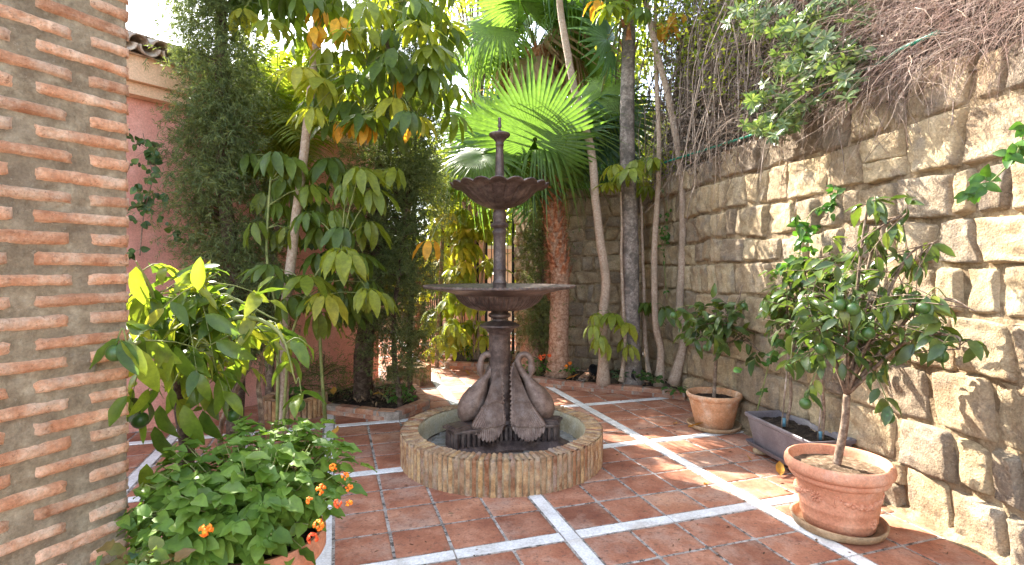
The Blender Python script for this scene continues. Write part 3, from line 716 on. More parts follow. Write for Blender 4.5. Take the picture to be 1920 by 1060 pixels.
# three-sided pedestal with hollow sides
cor = [R(222), R(347), R(106)]; RC, RV = .49, .18
def tri_r(a):
    best = 0
    d = min(abs((a-c+math.pi) % (2*math.pi)-math.pi) for c in cor)   # angle to nearest corner
    t = min(1, d/(math.pi/3)); flat = .13
    if d < flat: return RC/math.cos(d)*1.0
    t = (d-flat)/(math.pi/3+.03-flat); return RV+(RC*1.008-RV)*(1-min(1, t))**2.1
def trif(scale_add):
    return lambda r, z, a, j: (tri_r(a)*r+scale_add(j), z)
m = MB(); prof = [(1.0, FZ, .085), (1.0, FZ+.018, .088), (1.0, FZ+.03, .07), (1.0, FZ+.045, .03), (1.0, FZ+.062, .008), (1.0, FZ+.066, -.004), (1.0, FZ+.07, -.05), (1, FZ+.175, -.05)]
m.lathe([(p[0], p[1]) for p in prof], 180, CX, lambda r, z, a, j: (tri_r(a)+prof[j][2], z), True, True)
ped = smooth_angle(m.build('pedestal', M_iron, fo), 50)
pr2 = [(1, FZ+.170, -.028), (1, FZ+.170, .006), (1, FZ+.186, .012), (1, FZ+.196, .004), (1, FZ+.20, -.06), (1, FZ+.205, -.12)]
m = MB().lathe([(p[0], p[1]) for p in pr2], 180, CX, lambda r, z, a, j: (max(.05, tri_r(a)+pr2[j][2]), z), False, True)
smooth_angle(m.build('pedestal_top', M_iron, ped), 50)
# upright bars round the pedestal (dark slots between)
arc = []; aa = 0; prev = None; acc = 0
for i in range(1441):
    a = 2*math.pi*i/1440; p = Vector((math.cos(a), math.sin(a), 0))*(tri_r(a)-.006)
    if prev is not None:
        acc += (p-prev).length
        if acc > .042: acc = 0; arc.append((p, (p-prev).normalized()))
    prev = p
barm = MB().box((0, 0, 0), (.020, .022, .108)).me('bar', M_iron, False)
for p, t in arc: mo('bar', barm, ped, Matrix.Translation(CX+p+Vector((0, 0, FZ+.118))) @ Matrix.Rotation(math.atan2(t.y, t.x), 4, 'Z'))
for c in cor:                           # corner blocks
    p = CX+Vector((math.cos(c), math.sin(c), 0))*(RC-.06); R3 = Matrix.Rotation(c, 3, 'Z')
    m = MB().box(p+Vector((0, 0, FZ+.12)), (.12, .12, .11), R3).box(p+Vector((0, 0, FZ+.208)), (.165, .17, .018), R3).box(p+Vector((0, 0, FZ+.222)), (.13, .14, .014), R3)
    m.build('corner_block', M_iron, ped, smooth=False)
lat('column', [(.20, FZ+.20), (.19, FZ+.225), (.14, FZ+.24), (.125, FZ+.27), (.105, FZ+.30), (.094, FZ+.36), (.090, .6), (.086, .98), (.090, 1.0), (.105, 1.012), (.112, 1.03), (.145, 1.045), (.162, 1.058), (.160, 1.068), (.12, 1.085), (.085, 1.095), (.062, 1.103),
    (.058, 1.115), (.066, 1.122), (.088, 1.133), (.093, 1.145), (.088, 1.158), (.066, 1.168), (.06, 1.18), (.09, 1.19)])
NF = 56
def flute(r, z, a, j):
    w = 1 if 2 <= j <= 9 else 0
    x = abs(math.sin(a*NF/2)); return r+w*(.010*x**.5-.006), z
lb = [(.11, 1.186), (.14, 1.188), (.19, 1.193), (.225, 1.202), (.262, 1.218), (.295, 1.238), (.322, 1.262), (.342, 1.288), (.352, 1.304), (.357, 1.312), (.362, 1.318), (.372, 1.322), (.40, 1.332), (.45, 1.346), (.53, 1.361), (.595, 1.370), (.608, 1.372), (.613, 1.378), (.613, 1.386), (.605, 1.391), (.59, 1.389), (.52, 1.378), (.42, 1.352), (.33, 1.31), (.2, 1.25), (.06, 1.235)]
lat('lower_bowl', lb, 336, flute, sm=60)
def dent(r, z, a, j): return r, z
bead = MB()
for i in range(110):
    a = 2*math.pi*i/110; bead.box(CX+Vector((math.cos(a)*.619, math.sin(a)*.619, 1.391)), (.020, .016, .006), Matrix.Rotation(a, 3, 'Z'))
bead.build('rim_moulding', M_iron2, bpy.data.objects['lower_bowl'], smooth=False)
lat('stem', [(.09, 1.235), (.085, 1.27), (.062, 1.31), (.056, 1.36), (.055, 1.405), (.060, 1.415), (.052, 1.43), (.050, 1.44), (.050, 1.50), (.053, 1.515), (.056, 1.525), (.053, 1.533), (.050, 1.54), (.0495, 1.80), (.054, 1.815), (.058, 1.835), (.052, 1.845), (.048, 1.855), (.052, 1.862), (.070, 1.872), (.076, 1.883),
    (.070, 1.896), (.052, 1.908), (.050, 1.92), (.054, 1.94), (.057, 1.965), (.053, 1.99), (.045, 2.005), (.048, 2.012), (.066, 2.02)])
NS = 18
def scal(r, z, a, j):
    ph = (a*NS/2/math.pi) % 1; lobe = 1-abs(2*ph-1)**2.2; w = max(0, (r-.10)/.30) if j < 16 else max(0, (r-.1)/.3)
    ridge = math.exp(-((min(ph, 1-ph))/.07)**2)
    return r*(1+w*.045*(lobe-.5))-ridge*.012*min(1, w*2)*(1 if j < 9 else 0), z+w**3*.024*(lobe-.4)
ub = [(.066, 2.018), (.085, 2.024), (.12, 2.034), (.17, 2.054), (.22, 2.084), (.26, 2.118), (.29, 2.148), (.318, 2.172), (.345, 2.186), (.372, 2.192), (.392, 2.196), (.396, 2.202), (.392, 2.209), (.375, 2.211), (.34, 2.204), (.29, 2.17), (.2, 2.11), (.1, 2.075), (.04, 2.07)]
lat('upper_bowl', ub, 288, scal, sm=60)
lat('upper_stem', [(.07, 2.07), (.062, 2.10), (.048, 2.15), (.041, 2.22), (.038, 2.26), (.031, 2.50), (.030, 2.525), (.035, 2.532), (.035, 2.542), (.032, 2.55), (.037, 2.565), (.052, 2.585), (.074, 2.60), (.086, 2.612), (.087, 2.624), (.078, 2.632), (.05, 2.637), (.02, 2.645), (.012, 2.66)])
lat('nozzle', [(.009, 2.655), (.009, 2.675), (.016, 2.68), (.016, 2.70), (.012, 2.704), (.013, 2.755), (.009, 2.758)], 16)
# swans: one continuous body each, wings as sub-parts
def swan(phi, sh=0.):
    o3 = Vector((math.cos(phi), math.sin(phi), 0)); s3 = Vector((-math.sin(phi), math.cos(phi), 0)); W = lambda a, b_, c: CX+o3*(a+sh)+s3*b_+Vector((0, 0, c))
    K = [(.325, .285, .012), (.335, .31, .055), (.325, .35, .092), (.308, .40, .106), (.282, .46, .104), (.252, .52, .088), (.215, .58, .064), (.175, .63, .043), (.135, .675, .030), (.105, .72, .031), (.082, .77, .028), (.078, .815, .027),
         (.103, .855, .026), (.145, .864, .025), (.178, .835, .025), (.190, .79, .026), (.193, .75, .031), (.190, .715, .029), (.184, .69, .018), (.176, .66, .012), (.170, .635, .004)]
    Q = spline(K, 70); m = MB(); m.tube([W(a-.03*max(0, min(1, (.66-b_)/.1)), 0, .285+(b_-.285)*.93) for a, b_, r in Q], [max(.003, r) for a, b_, r in Q], 22)
    body = m.build('swan', M_iron2, fo)
    for sgn in (1, -1):
        Lc = spline([(.045, .79), (.09, .70), (.135, .60), (.185, .50), (.25, .41), (.315, .335), (.325, .285)], 60)
        Rc = spline([(.035, .80), (.012, .72), (.012, .62), (.02, .51), (.025, .41), (.028, .33), (.05, .27)], 60)
        nfe = 26
        def f(u, v):
            k_ = v*58.99; i = int(k_); l, r_ = Lc[i]+(Lc[i+1]-Lc[i])*(k_-i), Rc[i]+(Rc[i+1]-Rc[i])*(k_-i); a = l[0]*(1-u)+(r_[0]+.028)*u; z = l[1]*(1-u)+r_[1]*u; z = .26+(z-.26)*.95
            bot = (v**3)*(.085*math.sin(math.pi*u)**.6); z -= bot; a += .0
            row = (v*3.4+.25*math.sin(u*3)) % 1; ph = (u*17+int(v*3.4+.25*math.sin(u*3))*.5) % 1
            saw = (1-abs(2*ph-1))**.6-.5+.9*(row-.5)
            if u > .97: a -= .022*((v*17) % 1)
            if v > .97: z += .020*(1-abs(math.sin(u*math.pi*9)))
            side = .045+.085*min(1, v*1.5)+.045*math.sin(math.pi*u)*(.4+.6*v)+.11*v*v
            side += .012*saw*min(1, v*5)
            return W(a, sgn*side, z)
        m = MB().grid(f, 80, 70, flip=(sgn < 0)); b_ = len(m.V); n0 = len(m.F)
        V2 = [Vector(p)-s3*sgn*.012 for p in m.V[:b_]]; m.V += [tuple(v) for v in V2]; m.F += [tuple(reversed([i+b_ for i in fa])) for fa in m.F[:n0]]
        ring = list(range(80))+[j*80+79 for j in range(1, 70)]+[69*80+i for i in range(78, -1, -1)]+[j*80 for j in range(68, 0, -1)]
        m.F += [(ring[i], ring[(i+1) % len(ring)], ring[(i+1) % len(ring)]+b_, ring[i]+b_) for i in range(len(ring))]
        w = m.build('wing', M_iron2, body)
swan(R(200), -.025); swan(R(-8), .075); swan(R(106), .0)

# ================================================================ POTS
def dish(name, label, c, r, h, group=None):
    root = thing(name, label, 'saucer', c, group)
    o = MB().lathe([(r*.82, 0), (r*.95, .006), (r, h*.6), (r*1.02, h), (r*.985, h+.003), (r*.95, h*.95), (r*.93, .02), (r*.3, .014), (.01, .014)], 56, c, lambda rr, z, a, j: (rr*(1+.006*math.sin(3*a)), z+.003*math.sin(2*a+1)*(z > .01)), True, False)
    o.build('rim', M_sauc, root); return root
ZT = .0135
def rosette(root_part, c, r, rad, z, a, n=10, s=.036):
    m = MB(); nn = Vector((math.cos(a), math.sin(a), -.12)).normalized(); t = Vector((-math.sin(a), math.cos(a), 0)); up = Vector((0, 0, 1))
    p = Vector(c)+Vector((math.cos(a)*rad, math.sin(a)*rad, z))
    def blob(q, sx, sy, ang, h):
        V = []; ca, sa = math.cos(ang), math.sin(ang)
        for j in range(4):
            k = j/3; rr = math.cos(k*math.pi/2)*1.0; 
            for i in range(8):
                th = 2*math.pi*i/8; x = sx*math.cos(th)*rr; y = sy*math.sin(th)*rr
                V.append(q+t*(x*ca-y*sa)+up*(x*sa+y*ca)+nn*(h*math.sin(k*math.pi/2)-.002))
        m.add(V, [(j*8+i, j*8+(i+1) % 8, (j+1)*8+(i+1) % 8, (j+1)*8+i) for j in range(3) for i in range(8)])
    for i in range(n):
        th = 2*math.pi*i/n; q = p+t*math.cos(th)*s*.62+up*math.sin(th)*s*.62; blob(q, s*.36, s*.17, th, .011)
    blob(p, s*.25, s*.25, 0, .016); return m
def pot(name, label, c, prof, soilz, soilr, mat, deco=False, soilm=M_soil2, group=None, n=72):
    root = thing(name, label, 'pot', c, group)
    b_ = MB().lathe(prof, n, c, None, True, False).build('wall', mat, root); smooth_angle(b_, 50)
    MB().grid(lambda u, v: Vector(c)+Vector((math.cos(2*math.pi*u)*soilr*v, math.sin(2*math.pi*u)*soilr*v, soilz+.012*noise.noise(Vector((math.cos(2*math.pi*u)*v*5, math.sin(2*math.pi*u)*v*5, 1)))+.006*noise.noise(Vector((math.cos(2*math.pi*u)*v*22, math.sin(2*math.pi*u)*v*22, 1)))+.015*(1-v)**2)), 33, 14, flip=False).build('soil', soilm, root)
    return root, b_
c1 = Vector((1.93, 3.22, ZT+.018))
dish('saucer', 'chipped clay saucer under the garlanded terracotta pot', (1.93, 3.22, ZT), .25, .05)
prf = [(.195, 0), (.203, .006), (.212, .05), (.217, .056), (.216, .062), (.224, .115), (.2285, .121), (.2265, .128), (.243, .245), (.249, .252), (.250, .262), (.272, .272), (.283, .285), (.284, .297), (.279, .304), (.292, .311), (.308, .325), (.312, .345), (.308, .366), (.299, .380), (.287, .384), (.277, .378), (.270, .36), (.262, .33), (.25, .27)]
prf = [(r*.925, z) for r, z in prf]
p1, b1 = pot('terracotta_pot', 'large terracotta pot with moulded rosettes and a leaf garland, foreground right', c1, prf,   .325, .245, M_terra, soilm=M_soil2)
rad_at = lambda z: .925*(.212+(z-.05)*(.243-.212)/.195)
for a, z, s in ((-150, .2, .036), (-62, .075, .034), (-178, .2, .03), (-18, .2, .034), (30, .2, .034), (90, .2, .03)):
    rosette(b1, c1, 0, rad_at(z)+.001, z, R(a), 10, s).build('rosette', M_terra, b1)
def garland(a0, a1, z0, sag):           # swag of fruit and leaves in low relief
    m = MB(); r = random.Random(5)
    for i in range(46):
        t = i/45; a = a0+(a1-a0)*t; z = z0-sag*math.sin(math.pi*t)+r.uniform(-.008, .008); fat = .4+.9*math.sin(math.pi*t)
        p = Vector(c1)+Vector((math.cos(a), math.sin(a), 0))*(rad_at(z)+.001)+Vector((0, 0, z)); s = r.uniform(.008, .014)*fat
        nn = Vector((math.cos(a), math.sin(a), 0)); t3 = Vector((-math.sin(a), math.cos(a), 0)); e = r.uniform(.5, 1.6); rt = r.uniform(-1, 1)
        V = []
        for j in range(4):
            k = j/3*math.pi/2
            for q in range(8):
                th = math.pi*q/4; x = s*e*math.cos(th)*math.cos(k); y = s*math.sin(th)*math.cos(k); V.append(p+t3*(x*math.cos(rt)-y*math.sin(rt))+Vector((0, 0, 1))*(x*math.sin(rt)+y*math.cos(rt))+nn*(.017*fat*math.sin(k)-.002))
        m.add(V, [(j*8+q, j*8+(q+1) % 8, (j+1)*8+(q+1) % 8, (j+1)*8+q) for j in range(3) for q in range(8)])
    for a in (a0, a1):
        for k in range(8):
            z = z0-.007*k; p = Vector(c1)+Vector((math.cos(a+r.uniform(-.03, .03)), math.sin(a+r.uniform(-.02, .02)), 0))*(rad_at(z)+.002)+Vector((0, 0, z))
            m.tube([p, p+Vector((0, 0, -.012))], [.006, .002], 5)
    return m
for a0 in (-125, 15, -245): garland(R(a0), R(a0+88), .225, .045).build('garland', M_terra, b1)
c2 = Vector((1.93, 5.2, ZT+.02))
dish('saucer', 'round clay saucer under the plain terracotta pot by the kerb', (1.93, 5.2, ZT), .245, .045)
prf2 = [(.165, 0), (.172, .006), (.205, .15), (.222, .232), (.226, .238), (.224, .246), (.231, .262), (.243, .27), (.252, .285), (.254, .30), (.250, .311), (.240, .315), (.231, .31), (.222, .28), (.21, .22)]
pot('terracotta_pot', 'plain weathered terracotta pot standing at the far end of the row against the wall', c2, prf2, .255, .225, M_terra2, soilm=M_soil)
# rectangular planter
rp = thing('plastic_planter', 'long grey plastic planter box between the two terracotta pots', 'planter', (2.16, 4.15, 0))
tc = Vector((2.175, 4.17, 0)); ang = math.atan2(4.50-3.76, 1.94-2.05)-math.pi/2
def rectring(hx, hy, z, r, n=5):
    V = []
    for cx, cy, a0 in ((hx-r, hy-r, 0), (-hx+r, hy-r, 90), (-hx+r, -hy+r, 180), (hx-r, -hy+r, 270)):
        for i in range(n):
            a = R(a0+90*i/(n-1)); V.append(Vector((cx+r*math.cos(a), cy+r*math.sin(a), z)))
    return V
def rectloft(rings, root, name, mat, cap0=True, cap1=False):
    R3 = Matrix.Rotation(ang, 3, 'Z'); V = []; n = 20
    for rg in rings: V += [R3 @ v+tc for v in rectring(*rg)]
    Fc = [(j*n+i, j*n+(i+1) % n, (j+1)*n+(i+1) % n, (j+1)*n+i) for j in range(len(rings)-1) for i in range(n)]
    if cap0: Fc.append(tuple(range(n-1, -1, -1)))
    if cap1: Fc.append(tuple((len(rings)-1)*n+i for i in range(n)))
    return smooth_angle(MB().add(V, Fc).build(name, mat, root), 30)
z0 = ZT+.075
rectloft([(.135, .34, z0, .03), (.14, .348, z0+.01, .03), (.150, .365, z0+.10, .03), (.1525, .368, z0+.103, .03), (.168, .392, z0+.215, .03), (.182, .408, z0+.225, .03), (.184, .410, z0+.245, .03), (.180, .406, z0+.25, .028), (.166, .39, z0+.247, .025), (.160, .384, z0+.235, .025), (.150, .37, z0+.15, .025)], rp, 'box', M_grey)
R3 = Matrix.Rotation(ang, 3, 'Z')
MB().grid(lambda u, v: tc+R3 @ Vector((.158*(2*u-1), .382*(2*v-1), z0+.20+.02*noise.noise(Vector((u*5, v*9, 3)))+.01*noise.noise(Vector((u*25, v*50, 3))))), 24, 50).build('soil', M_soil, rp)
tr = thing('planter_tray', 'dark plastic tray carrying the grey planter, propped on small stones', 'tray', (2.16, 4.15, .05))
rectloft([(.155, .385, z0-.018, .03), (.16, .39, z0-.012, .03), (.175, .415, z0+.02, .03), (.172, .412, z0+.021, .03), (.156, .388, z0-.006, .03)], tr, 'base', M_grey, cap1=True)
M_prop = M_sauc
for i, (a, b_) in enumerate(((-.10, .30), (-.11, -.28))):
    q = tc+R3 @ Vector((a, b_, 0))
    m = MB().lathe([(.02, 0), (.055, .012), (.06, .035), (.045, .056), (.01, .058)], 12, (q.x, q.y, ZT), lambda rr, z, a_, j: (rr*(1+.2*noise.noise(Vector((a_, j, i)))), z))
    tag(m.build('prop_stone', M_stone), ('flat stone under the far end of the planter tray', 'flat stone under the near end of the planter tray')[i], 'stone')
# black nursery pots lying in the bed
def npot(c, rot, label):
    m = MB().lathe([(.055, 0), (.06, .01), (.078, .15), (.085, .152), (.085, .165), (.078, .166), (.07, .14), (.055, .02)], 28)
    tag(m.build('nursery_pot', M_black, None, Matrix.Translation(c) @ Matrix.Rotation(rot[0], 4, 'X') @ Matrix.Rotation(rot[1], 4, 'Y')), label, 'pot')
npot((1.42, 6.85, .18), (R(70), R(50)), 'empty black nursery pot tipped over at the foot of the grey ringed trunk')
npot((1.22, 7.35, .16), (R(85), R(-60)), 'empty black nursery pot lying behind the first pale trunk')
# green hose along the top of the wall
hz = [A(1180, 325, 7.3), A(1300, 285, 6.2), A(1370, 262, 5.5), A(1440, 240, 5.0), A(1500, 207, 4.55), A(1570, 158, 4.15), A(1600, 140, 3.95), A(1655, 115, 3.75), A(1690, 92, 3.6), A(1760, 60, 3.35)]
def on_wall_top(x, y, o=.0):
    Y = 9.
    while Y > 1.5 and A(x, y, Y).x > right_wall_x(Y)+o: Y -= .01
    return A(x, y, Y)
hz = [A(1180, 325, 7.3)]+[on_wall_top(x, y, -.035) for x, y in ((1300, 288), (1370, 266), (1440, 242), (1500, 207), (1570, 158), (1600, 140), (1655, 115), (1690, 92), (1760, 60))]
MB().tube([Vector(p) for p in spline([tuple(v) for v in hz], 60)], .0125, 8).build('h', M_hose)
tag(bpy.data.objects['h'], 'green garden hose running along the top of the stone wall', 'hose'); bpy.data.objects['h'].name = 'garden_hose'
# ================================================================ VEGETATION HELPERS
def leaf_pts(L, W, curl=.25, fold=.3, n=6, wav=.0, shape=.85, seed=0):
    r = random.Random(seed); V = []; p1 = r.uniform(0, 6)
    for i in range(n+1):
        t = i/n; w = W/2*max(.02, math.sin(math.pi*min(1, t**shape)))**.75 if 0 < t < 1 else W*.02
        y = L*(t-.12*curl*t*t); z = -curl*L*t*t*.7
        wz = wav*W*math.sin(t*14+p1)
        V += [(-w, y, z+w*fold+wz), (0, y, z), (w, y, z+w*fold-wz)]
    Fc = []
    for i in range(n):
        a = i*3; Fc += [(a, a+1, a+4, a+3), (a+1, a+2, a+5, a+4)]
    return V, Fc
def leaf_mesh(name, mat, L, W, **k):
    V, Fc = leaf_pts(L, W, **k); return MB().add(V, Fc).me(name, mat)
def xf(V, M): return [M @ Vector(v) for v in V]
def compound(mat, L, W, n, seed, droop=52, name='leaf'):
    r = random.Random(seed); m = MB()
    for i in range(n):
        a = 2*math.pi*(i+.5)/n+r.uniform(-.12, .12); el = R(-droop+r.uniform(-14, 16)+12*math.cos(a)); l = L*(.72+.3*(.5+.5*math.cos(a)))*r.uniform(.88, 1.08)
        d0 = Vector((math.sin(a), math.cos(a), .25)).normalized(); st = L*.22
        p0 = d0*st; d = Vector((math.sin(a)*math.cos(el), math.cos(a)*math.cos(el), math.sin(el)))
        m.tube([(0, 0, 0), tuple(d0*st*.5+Vector((0, 0, .01))), tuple(p0)], [.0035, .0028, .0025], 4, False)
        V, Fc = leaf_pts(l, W*l/L, curl=r.uniform(.12, .4), fold=r.uniform(.1, .45), n=6, wav=.06, seed=seed*31+i)
        up = Vector((0, 0, 1)) if abs(d.z) < .95 else Vector((math.sin(a), math.cos(a), 0))
        M = orient(p0, d, Vector((math.sin(a)*.4, math.cos(a)*.4, 1))+Vector((r.uniform(-.3, .3), r.uniform(-.3, .3), 0)))
        m.add(xf(V, M), Fc)
    return m.me(name, mat)
def branch(m, pts, r0, r1, n=12, sides=6):
    Q = spline(pts, n); m.tube([Vector(q) for q in Q], [r0+(r1-r0)*i/(n-1) for i in range(n)], sides); return Q
def arrtri(name, V, Fc, mat, parent=None, kind=None):
    return mo(name, pmesh(name, V, Fc, mat, True), parent, None, kind)
def unit(a): return a/np.maximum(1e-9, np.linalg.norm(a, axis=-1, keepdims=True))
def blades(P, D, L, Wd, rng):           # one slim 2-triangle blade from each P along D
    n = len(P); D = unit(D); rr = unit(rng.normal(size=(n, 3))); side = unit(np.cross(D, rr))*Wd.reshape(-1, 1)/2
    mid = P+D*L.reshape(-1, 1)*.5; tip = P+D*L.reshape(-1, 1)+np.array([0, 0, -1])*(L*.12).reshape(-1, 1)
    V = np.stack([P, mid-side, mid+side, tip], 1).reshape(-1, 3); k = np.arange(n)*4
    F_ = np.concatenate([np.stack([k, k+1, k+2], 1), np.stack([k+1, k+3, k+2], 1)]); return V, F_
def leafcloud(P, rng, L=.1, Wd=.05, droop=.3, jitter=.35, out=None):   # one 4-triangle folded leaf at each P
    n = len(P); D = rng.normal(size=(n, 3)); 
    if out is not None: D = D*.8+out
    D[:, 2] -= droop; D = unit(D); rr = unit(rng.normal(size=(n, 3))+np.array([0, 0, 1.2])); side = unit(np.cross(D, rr)); up = np.cross(side, D)
    l = (L*(1+jitter*rng.uniform(-1, 1, n))).reshape(-1, 1); w = l*(Wd/L)/2
    a = P; b = P+D*l*.45+side*w+up*w*.35; c = P+D*l*.45-side*w+up*w*.35; d = P+D*l; mm = P+D*l*.5
    V = np.stack([a, b, mm, c, d-up*l*.08], 1).reshape(-1, 3); k = np.arange(n)*5
    F_ = np.concatenate([np.stack([k, k+1, k+2], 1), np.stack([k, k+2, k+3], 1), np.stack([k+1, k+4, k+2], 1), np.stack([k+2, k+4, k+3], 1)]); return V, F_
def joinNP(L_):
    V = []; Fc = []; o = 0
    for v, f in L_: V.append(v); Fc.append(f+o); o += len(v)
    return np.concatenate(V), np.concatenate(Fc)

# ================================================================ UMBRELLA TREES (schefflera)
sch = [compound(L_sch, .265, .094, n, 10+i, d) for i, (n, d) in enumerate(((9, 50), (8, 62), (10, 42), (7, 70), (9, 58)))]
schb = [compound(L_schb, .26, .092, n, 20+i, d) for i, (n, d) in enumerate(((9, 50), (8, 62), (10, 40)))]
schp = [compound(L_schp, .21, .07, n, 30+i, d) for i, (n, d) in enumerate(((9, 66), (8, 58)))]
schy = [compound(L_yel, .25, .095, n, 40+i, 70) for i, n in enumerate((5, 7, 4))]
def petiole(m, hub, base, r=.0045):
    mid = (Vector(hub)+Vector(base))*.5+Vector((0, 0, .03)); m.tube([tuple(base), tuple(mid), tuple(hub)], [r*1.2, r, r*.8], 5, False)
def place_comp(root, hub, src, meshes, m, s=1.0, r=rnd):
    hub = Vector(hub); d = hub-Vector(src); d.z = 0
    if d.length < .01: d = Vector((r.uniform(-1, 1), r.uniform(-1, 1), 0))
    d = d.normalized()+Vector((r.uniform(-.4, .4), r.uniform(-.4, .4), r.uniform(-.25, .1)))
    mo('leaf', r.choice(meshes), root, orient(hub, d, Vector((r.uniform(-.25, .25), r.uniform(-.3, .1), 1)), s*r.uniform(.88, 1.15)))
    petiole(m, hub, src)
# left tree
t1 = thing('umbrella_tree', 'tall umbrella tree with slim leaning trunk in front of the pink house', 'tree', A(535, 760, 4.8))
trk = MB(); TP = [(-2.02, 4.78, .05), tuple(A(532, 620, 4.8)), tuple(A(543, 520, 4.8)), tuple(A(556, 400, 4.8)), tuple(A(573, 260, 4.8)), tuple(A(588, 120, 4.8)), tuple(A(597, 0, 4.8)), tuple(A(610, -160, 4.85)), tuple(A(640, -340, 4.9))]
Q1 = spline(TP, 50); r_ = np.interp(np.linspace(0, 1, 50), [0, .3, .7, 1], [.05, .042, .034, .024])
trk.tube([Vector(q)+Vector((.006*noise.noise(Vector(q)*3), 0, 0)) for q in Q1], list(r_), 12); trk.build('trunk', M_bark, t1)
br = MB(); pet = MB()
src_top = [A(x, y, Y) for x, y, Y in ((640, -30, 4.6), (700, 0, 4.4), (760, 0, 4.6), (600, 60, 4.9), (690, 120, 4.7), (560, -10, 4.7), (780, 80, 4.9), (650, 160, 4.9), (740, 160, 4.8), (500, -30, 4.5), (640, -200, 4.8), (740, -160, 4.6), (820, -40, 4.9))]
for s in src_top: branch(br, [tuple(Q1[44]), tuple((Vector(Q1[44])+s)/2+Vector((0, 0, .15))), tuple(s)], .016, .007, 8)
hubs = [(455, 22), (505, 42), (548, 28), (620, 15), (655, 62), (700, 92), (690, 12), (735, 60), (748, 5), (785, 48), (772, 125), (806, 88), (826, 118), (705, 160), (655, 195), (622, 232), (742, 190), (768, 212), (600, 178), (562, 62), (588, 205), (818, 172), (640, 130), (610, 95), (720, 125), (675, 150), (790, 165), (700, 225), (745, 245), (590, 130), (655, 100), (565, 130), (815, 20), (780, 5), (740, 100), (680, 40), (845, 60), (720, 25)]
for i, (x, y) in enumerate(hubs):
    Y = rnd.uniform(4.2, 5.3); h = A(x, y, Y); s = min(src_top, key=lambda q: (q-h).length); s = h+(s-h)*min(1, .38/(s-h).length)
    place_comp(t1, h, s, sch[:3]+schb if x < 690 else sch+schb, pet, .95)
for i in range(150):                     # the rest of the crown, mostly above the picture's edge
    x, y = rnd.uniform(440, 860), rnd.choice((rnd.uniform(-420, 0), rnd.uniform(-120, 230))); Y = rnd.uniform(4.3, 5.8); h = A(x, y, Y)
    if 440 < x < 560 and y > 40: continue
    s = min(src_top, key=lambda q: (q-h).length); s = h+(s-h)*min(1, .38/(s-h).length); place_comp(t1, h, s, sch+schb, pet, .95)
for x, y in ((592, 55), (668, 232), (690, 238), (752, 152), (772, 232), (636, 40), (806, 455), (600, 20), (640, 232)):
    h = A(x, y, 4.55); place_comp(t1, h, h+Vector((.1, .1, .22)), schy, pet, .8)
low = [(675, 318), (640, 322), (705, 322), (740, 318), (555, 362), (500, 365), (520, 385), (628, 398), (665, 402), (600, 380), (580, 400), (638, 468), (660, 478), (598, 478), (612, 542), (690, 530), (705, 550), (492, 300), (470, 292), (515, 290), (545, 300), (640, 545), (565, 555), (480, 420), (620, 300), (655, 590), (505, 500), (600, 590), (555, 320), (535, 340), (580, 350), (560, 410), (600, 430), (640, 430), (675, 480), (540, 430), (520, 440), (575, 520), (625, 510), (660, 560), (590, 560), (700, 360), (650, 350), (690, 420), (545, 560), (530, 520)]
stem2 = branch(br, [(-1.75, 5.1, .1), tuple(A(600, 620, 5.1)), tuple(A(612, 480, 5.1)), tuple(A(672, 330, 5.1))], .018, .010, 14)
stem3 = branch(br, [(-2.05, 4.75, .1), tuple(A(520, 600, 4.7)), tuple(A(500, 480, 4.7)), tuple(A(510, 300, 4.8))], .016, .009, 14)
stem4 = branch(br, [(-2.0, 4.75, .1), tuple(A(545, 640, 4.6)), tuple(A(590, 520, 4.5)), tuple(A(640, 460, 4.5))], .014, .007, 14)
allst = [Vector(q) for q in np.concatenate([stem2, stem3, stem4])]
for x, y in low:
    Y = rnd.uniform(4.35, 5.1); h = A(x, y, Y); s = min(allst, key=lambda q: (q-h).length+max(0, q.z-h.z)); place_comp(t1, h, s, sch, pet, .95)
for x, y in ((640, 470), (655, 480), (690, 545), (610, 555)): h = A(x, y, 4.3); s = min(allst, key=lambda q: (q-h).length); place_comp(t1, h, s, schb, pet, 1.0)
br.build('branch', M_stem, t1); pet.build('petioles', M_stem, t1, kind='stuff')
# bright tree by the gate
t2 = thing('umbrella_tree', 'bright sunlit umbrella tree beside the iron gate', 'tree', (-.62, 8.7, 0))
br = MB(); pet = MB(); tops = []
for px, dx in ((868, -.25), (905, .1), (880, .0)):
    b0 = Vector((-.6+dx*.5, 8.65, .08)); Q = branch(br, [tuple(b0), tuple(b0+Vector((dx*.5, .05, 1.0))), tuple(b0+Vector((dx*1.2, .1, 2.2))), tuple(b0+Vector((dx*1.6-.1, 0, 3.4)))], .028, .014, 26, 8); tops += [Vector(q) for q in Q]
br.build('trunk', M_bark, t2)
for i in range(150):
    s = rnd.choice(tops); x = rnd.gauss(868, 34); y = rnd.uniform(300, 655); Y = rnd.uniform(7.9, 8.9); h = A(x, y, Y)
    if x < 795 or x > 935: continue
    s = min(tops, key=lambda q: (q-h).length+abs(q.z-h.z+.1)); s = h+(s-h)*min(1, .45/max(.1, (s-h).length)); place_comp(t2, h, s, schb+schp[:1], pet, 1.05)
pet.build('petioles', M_stem, t2, kind='stuff')
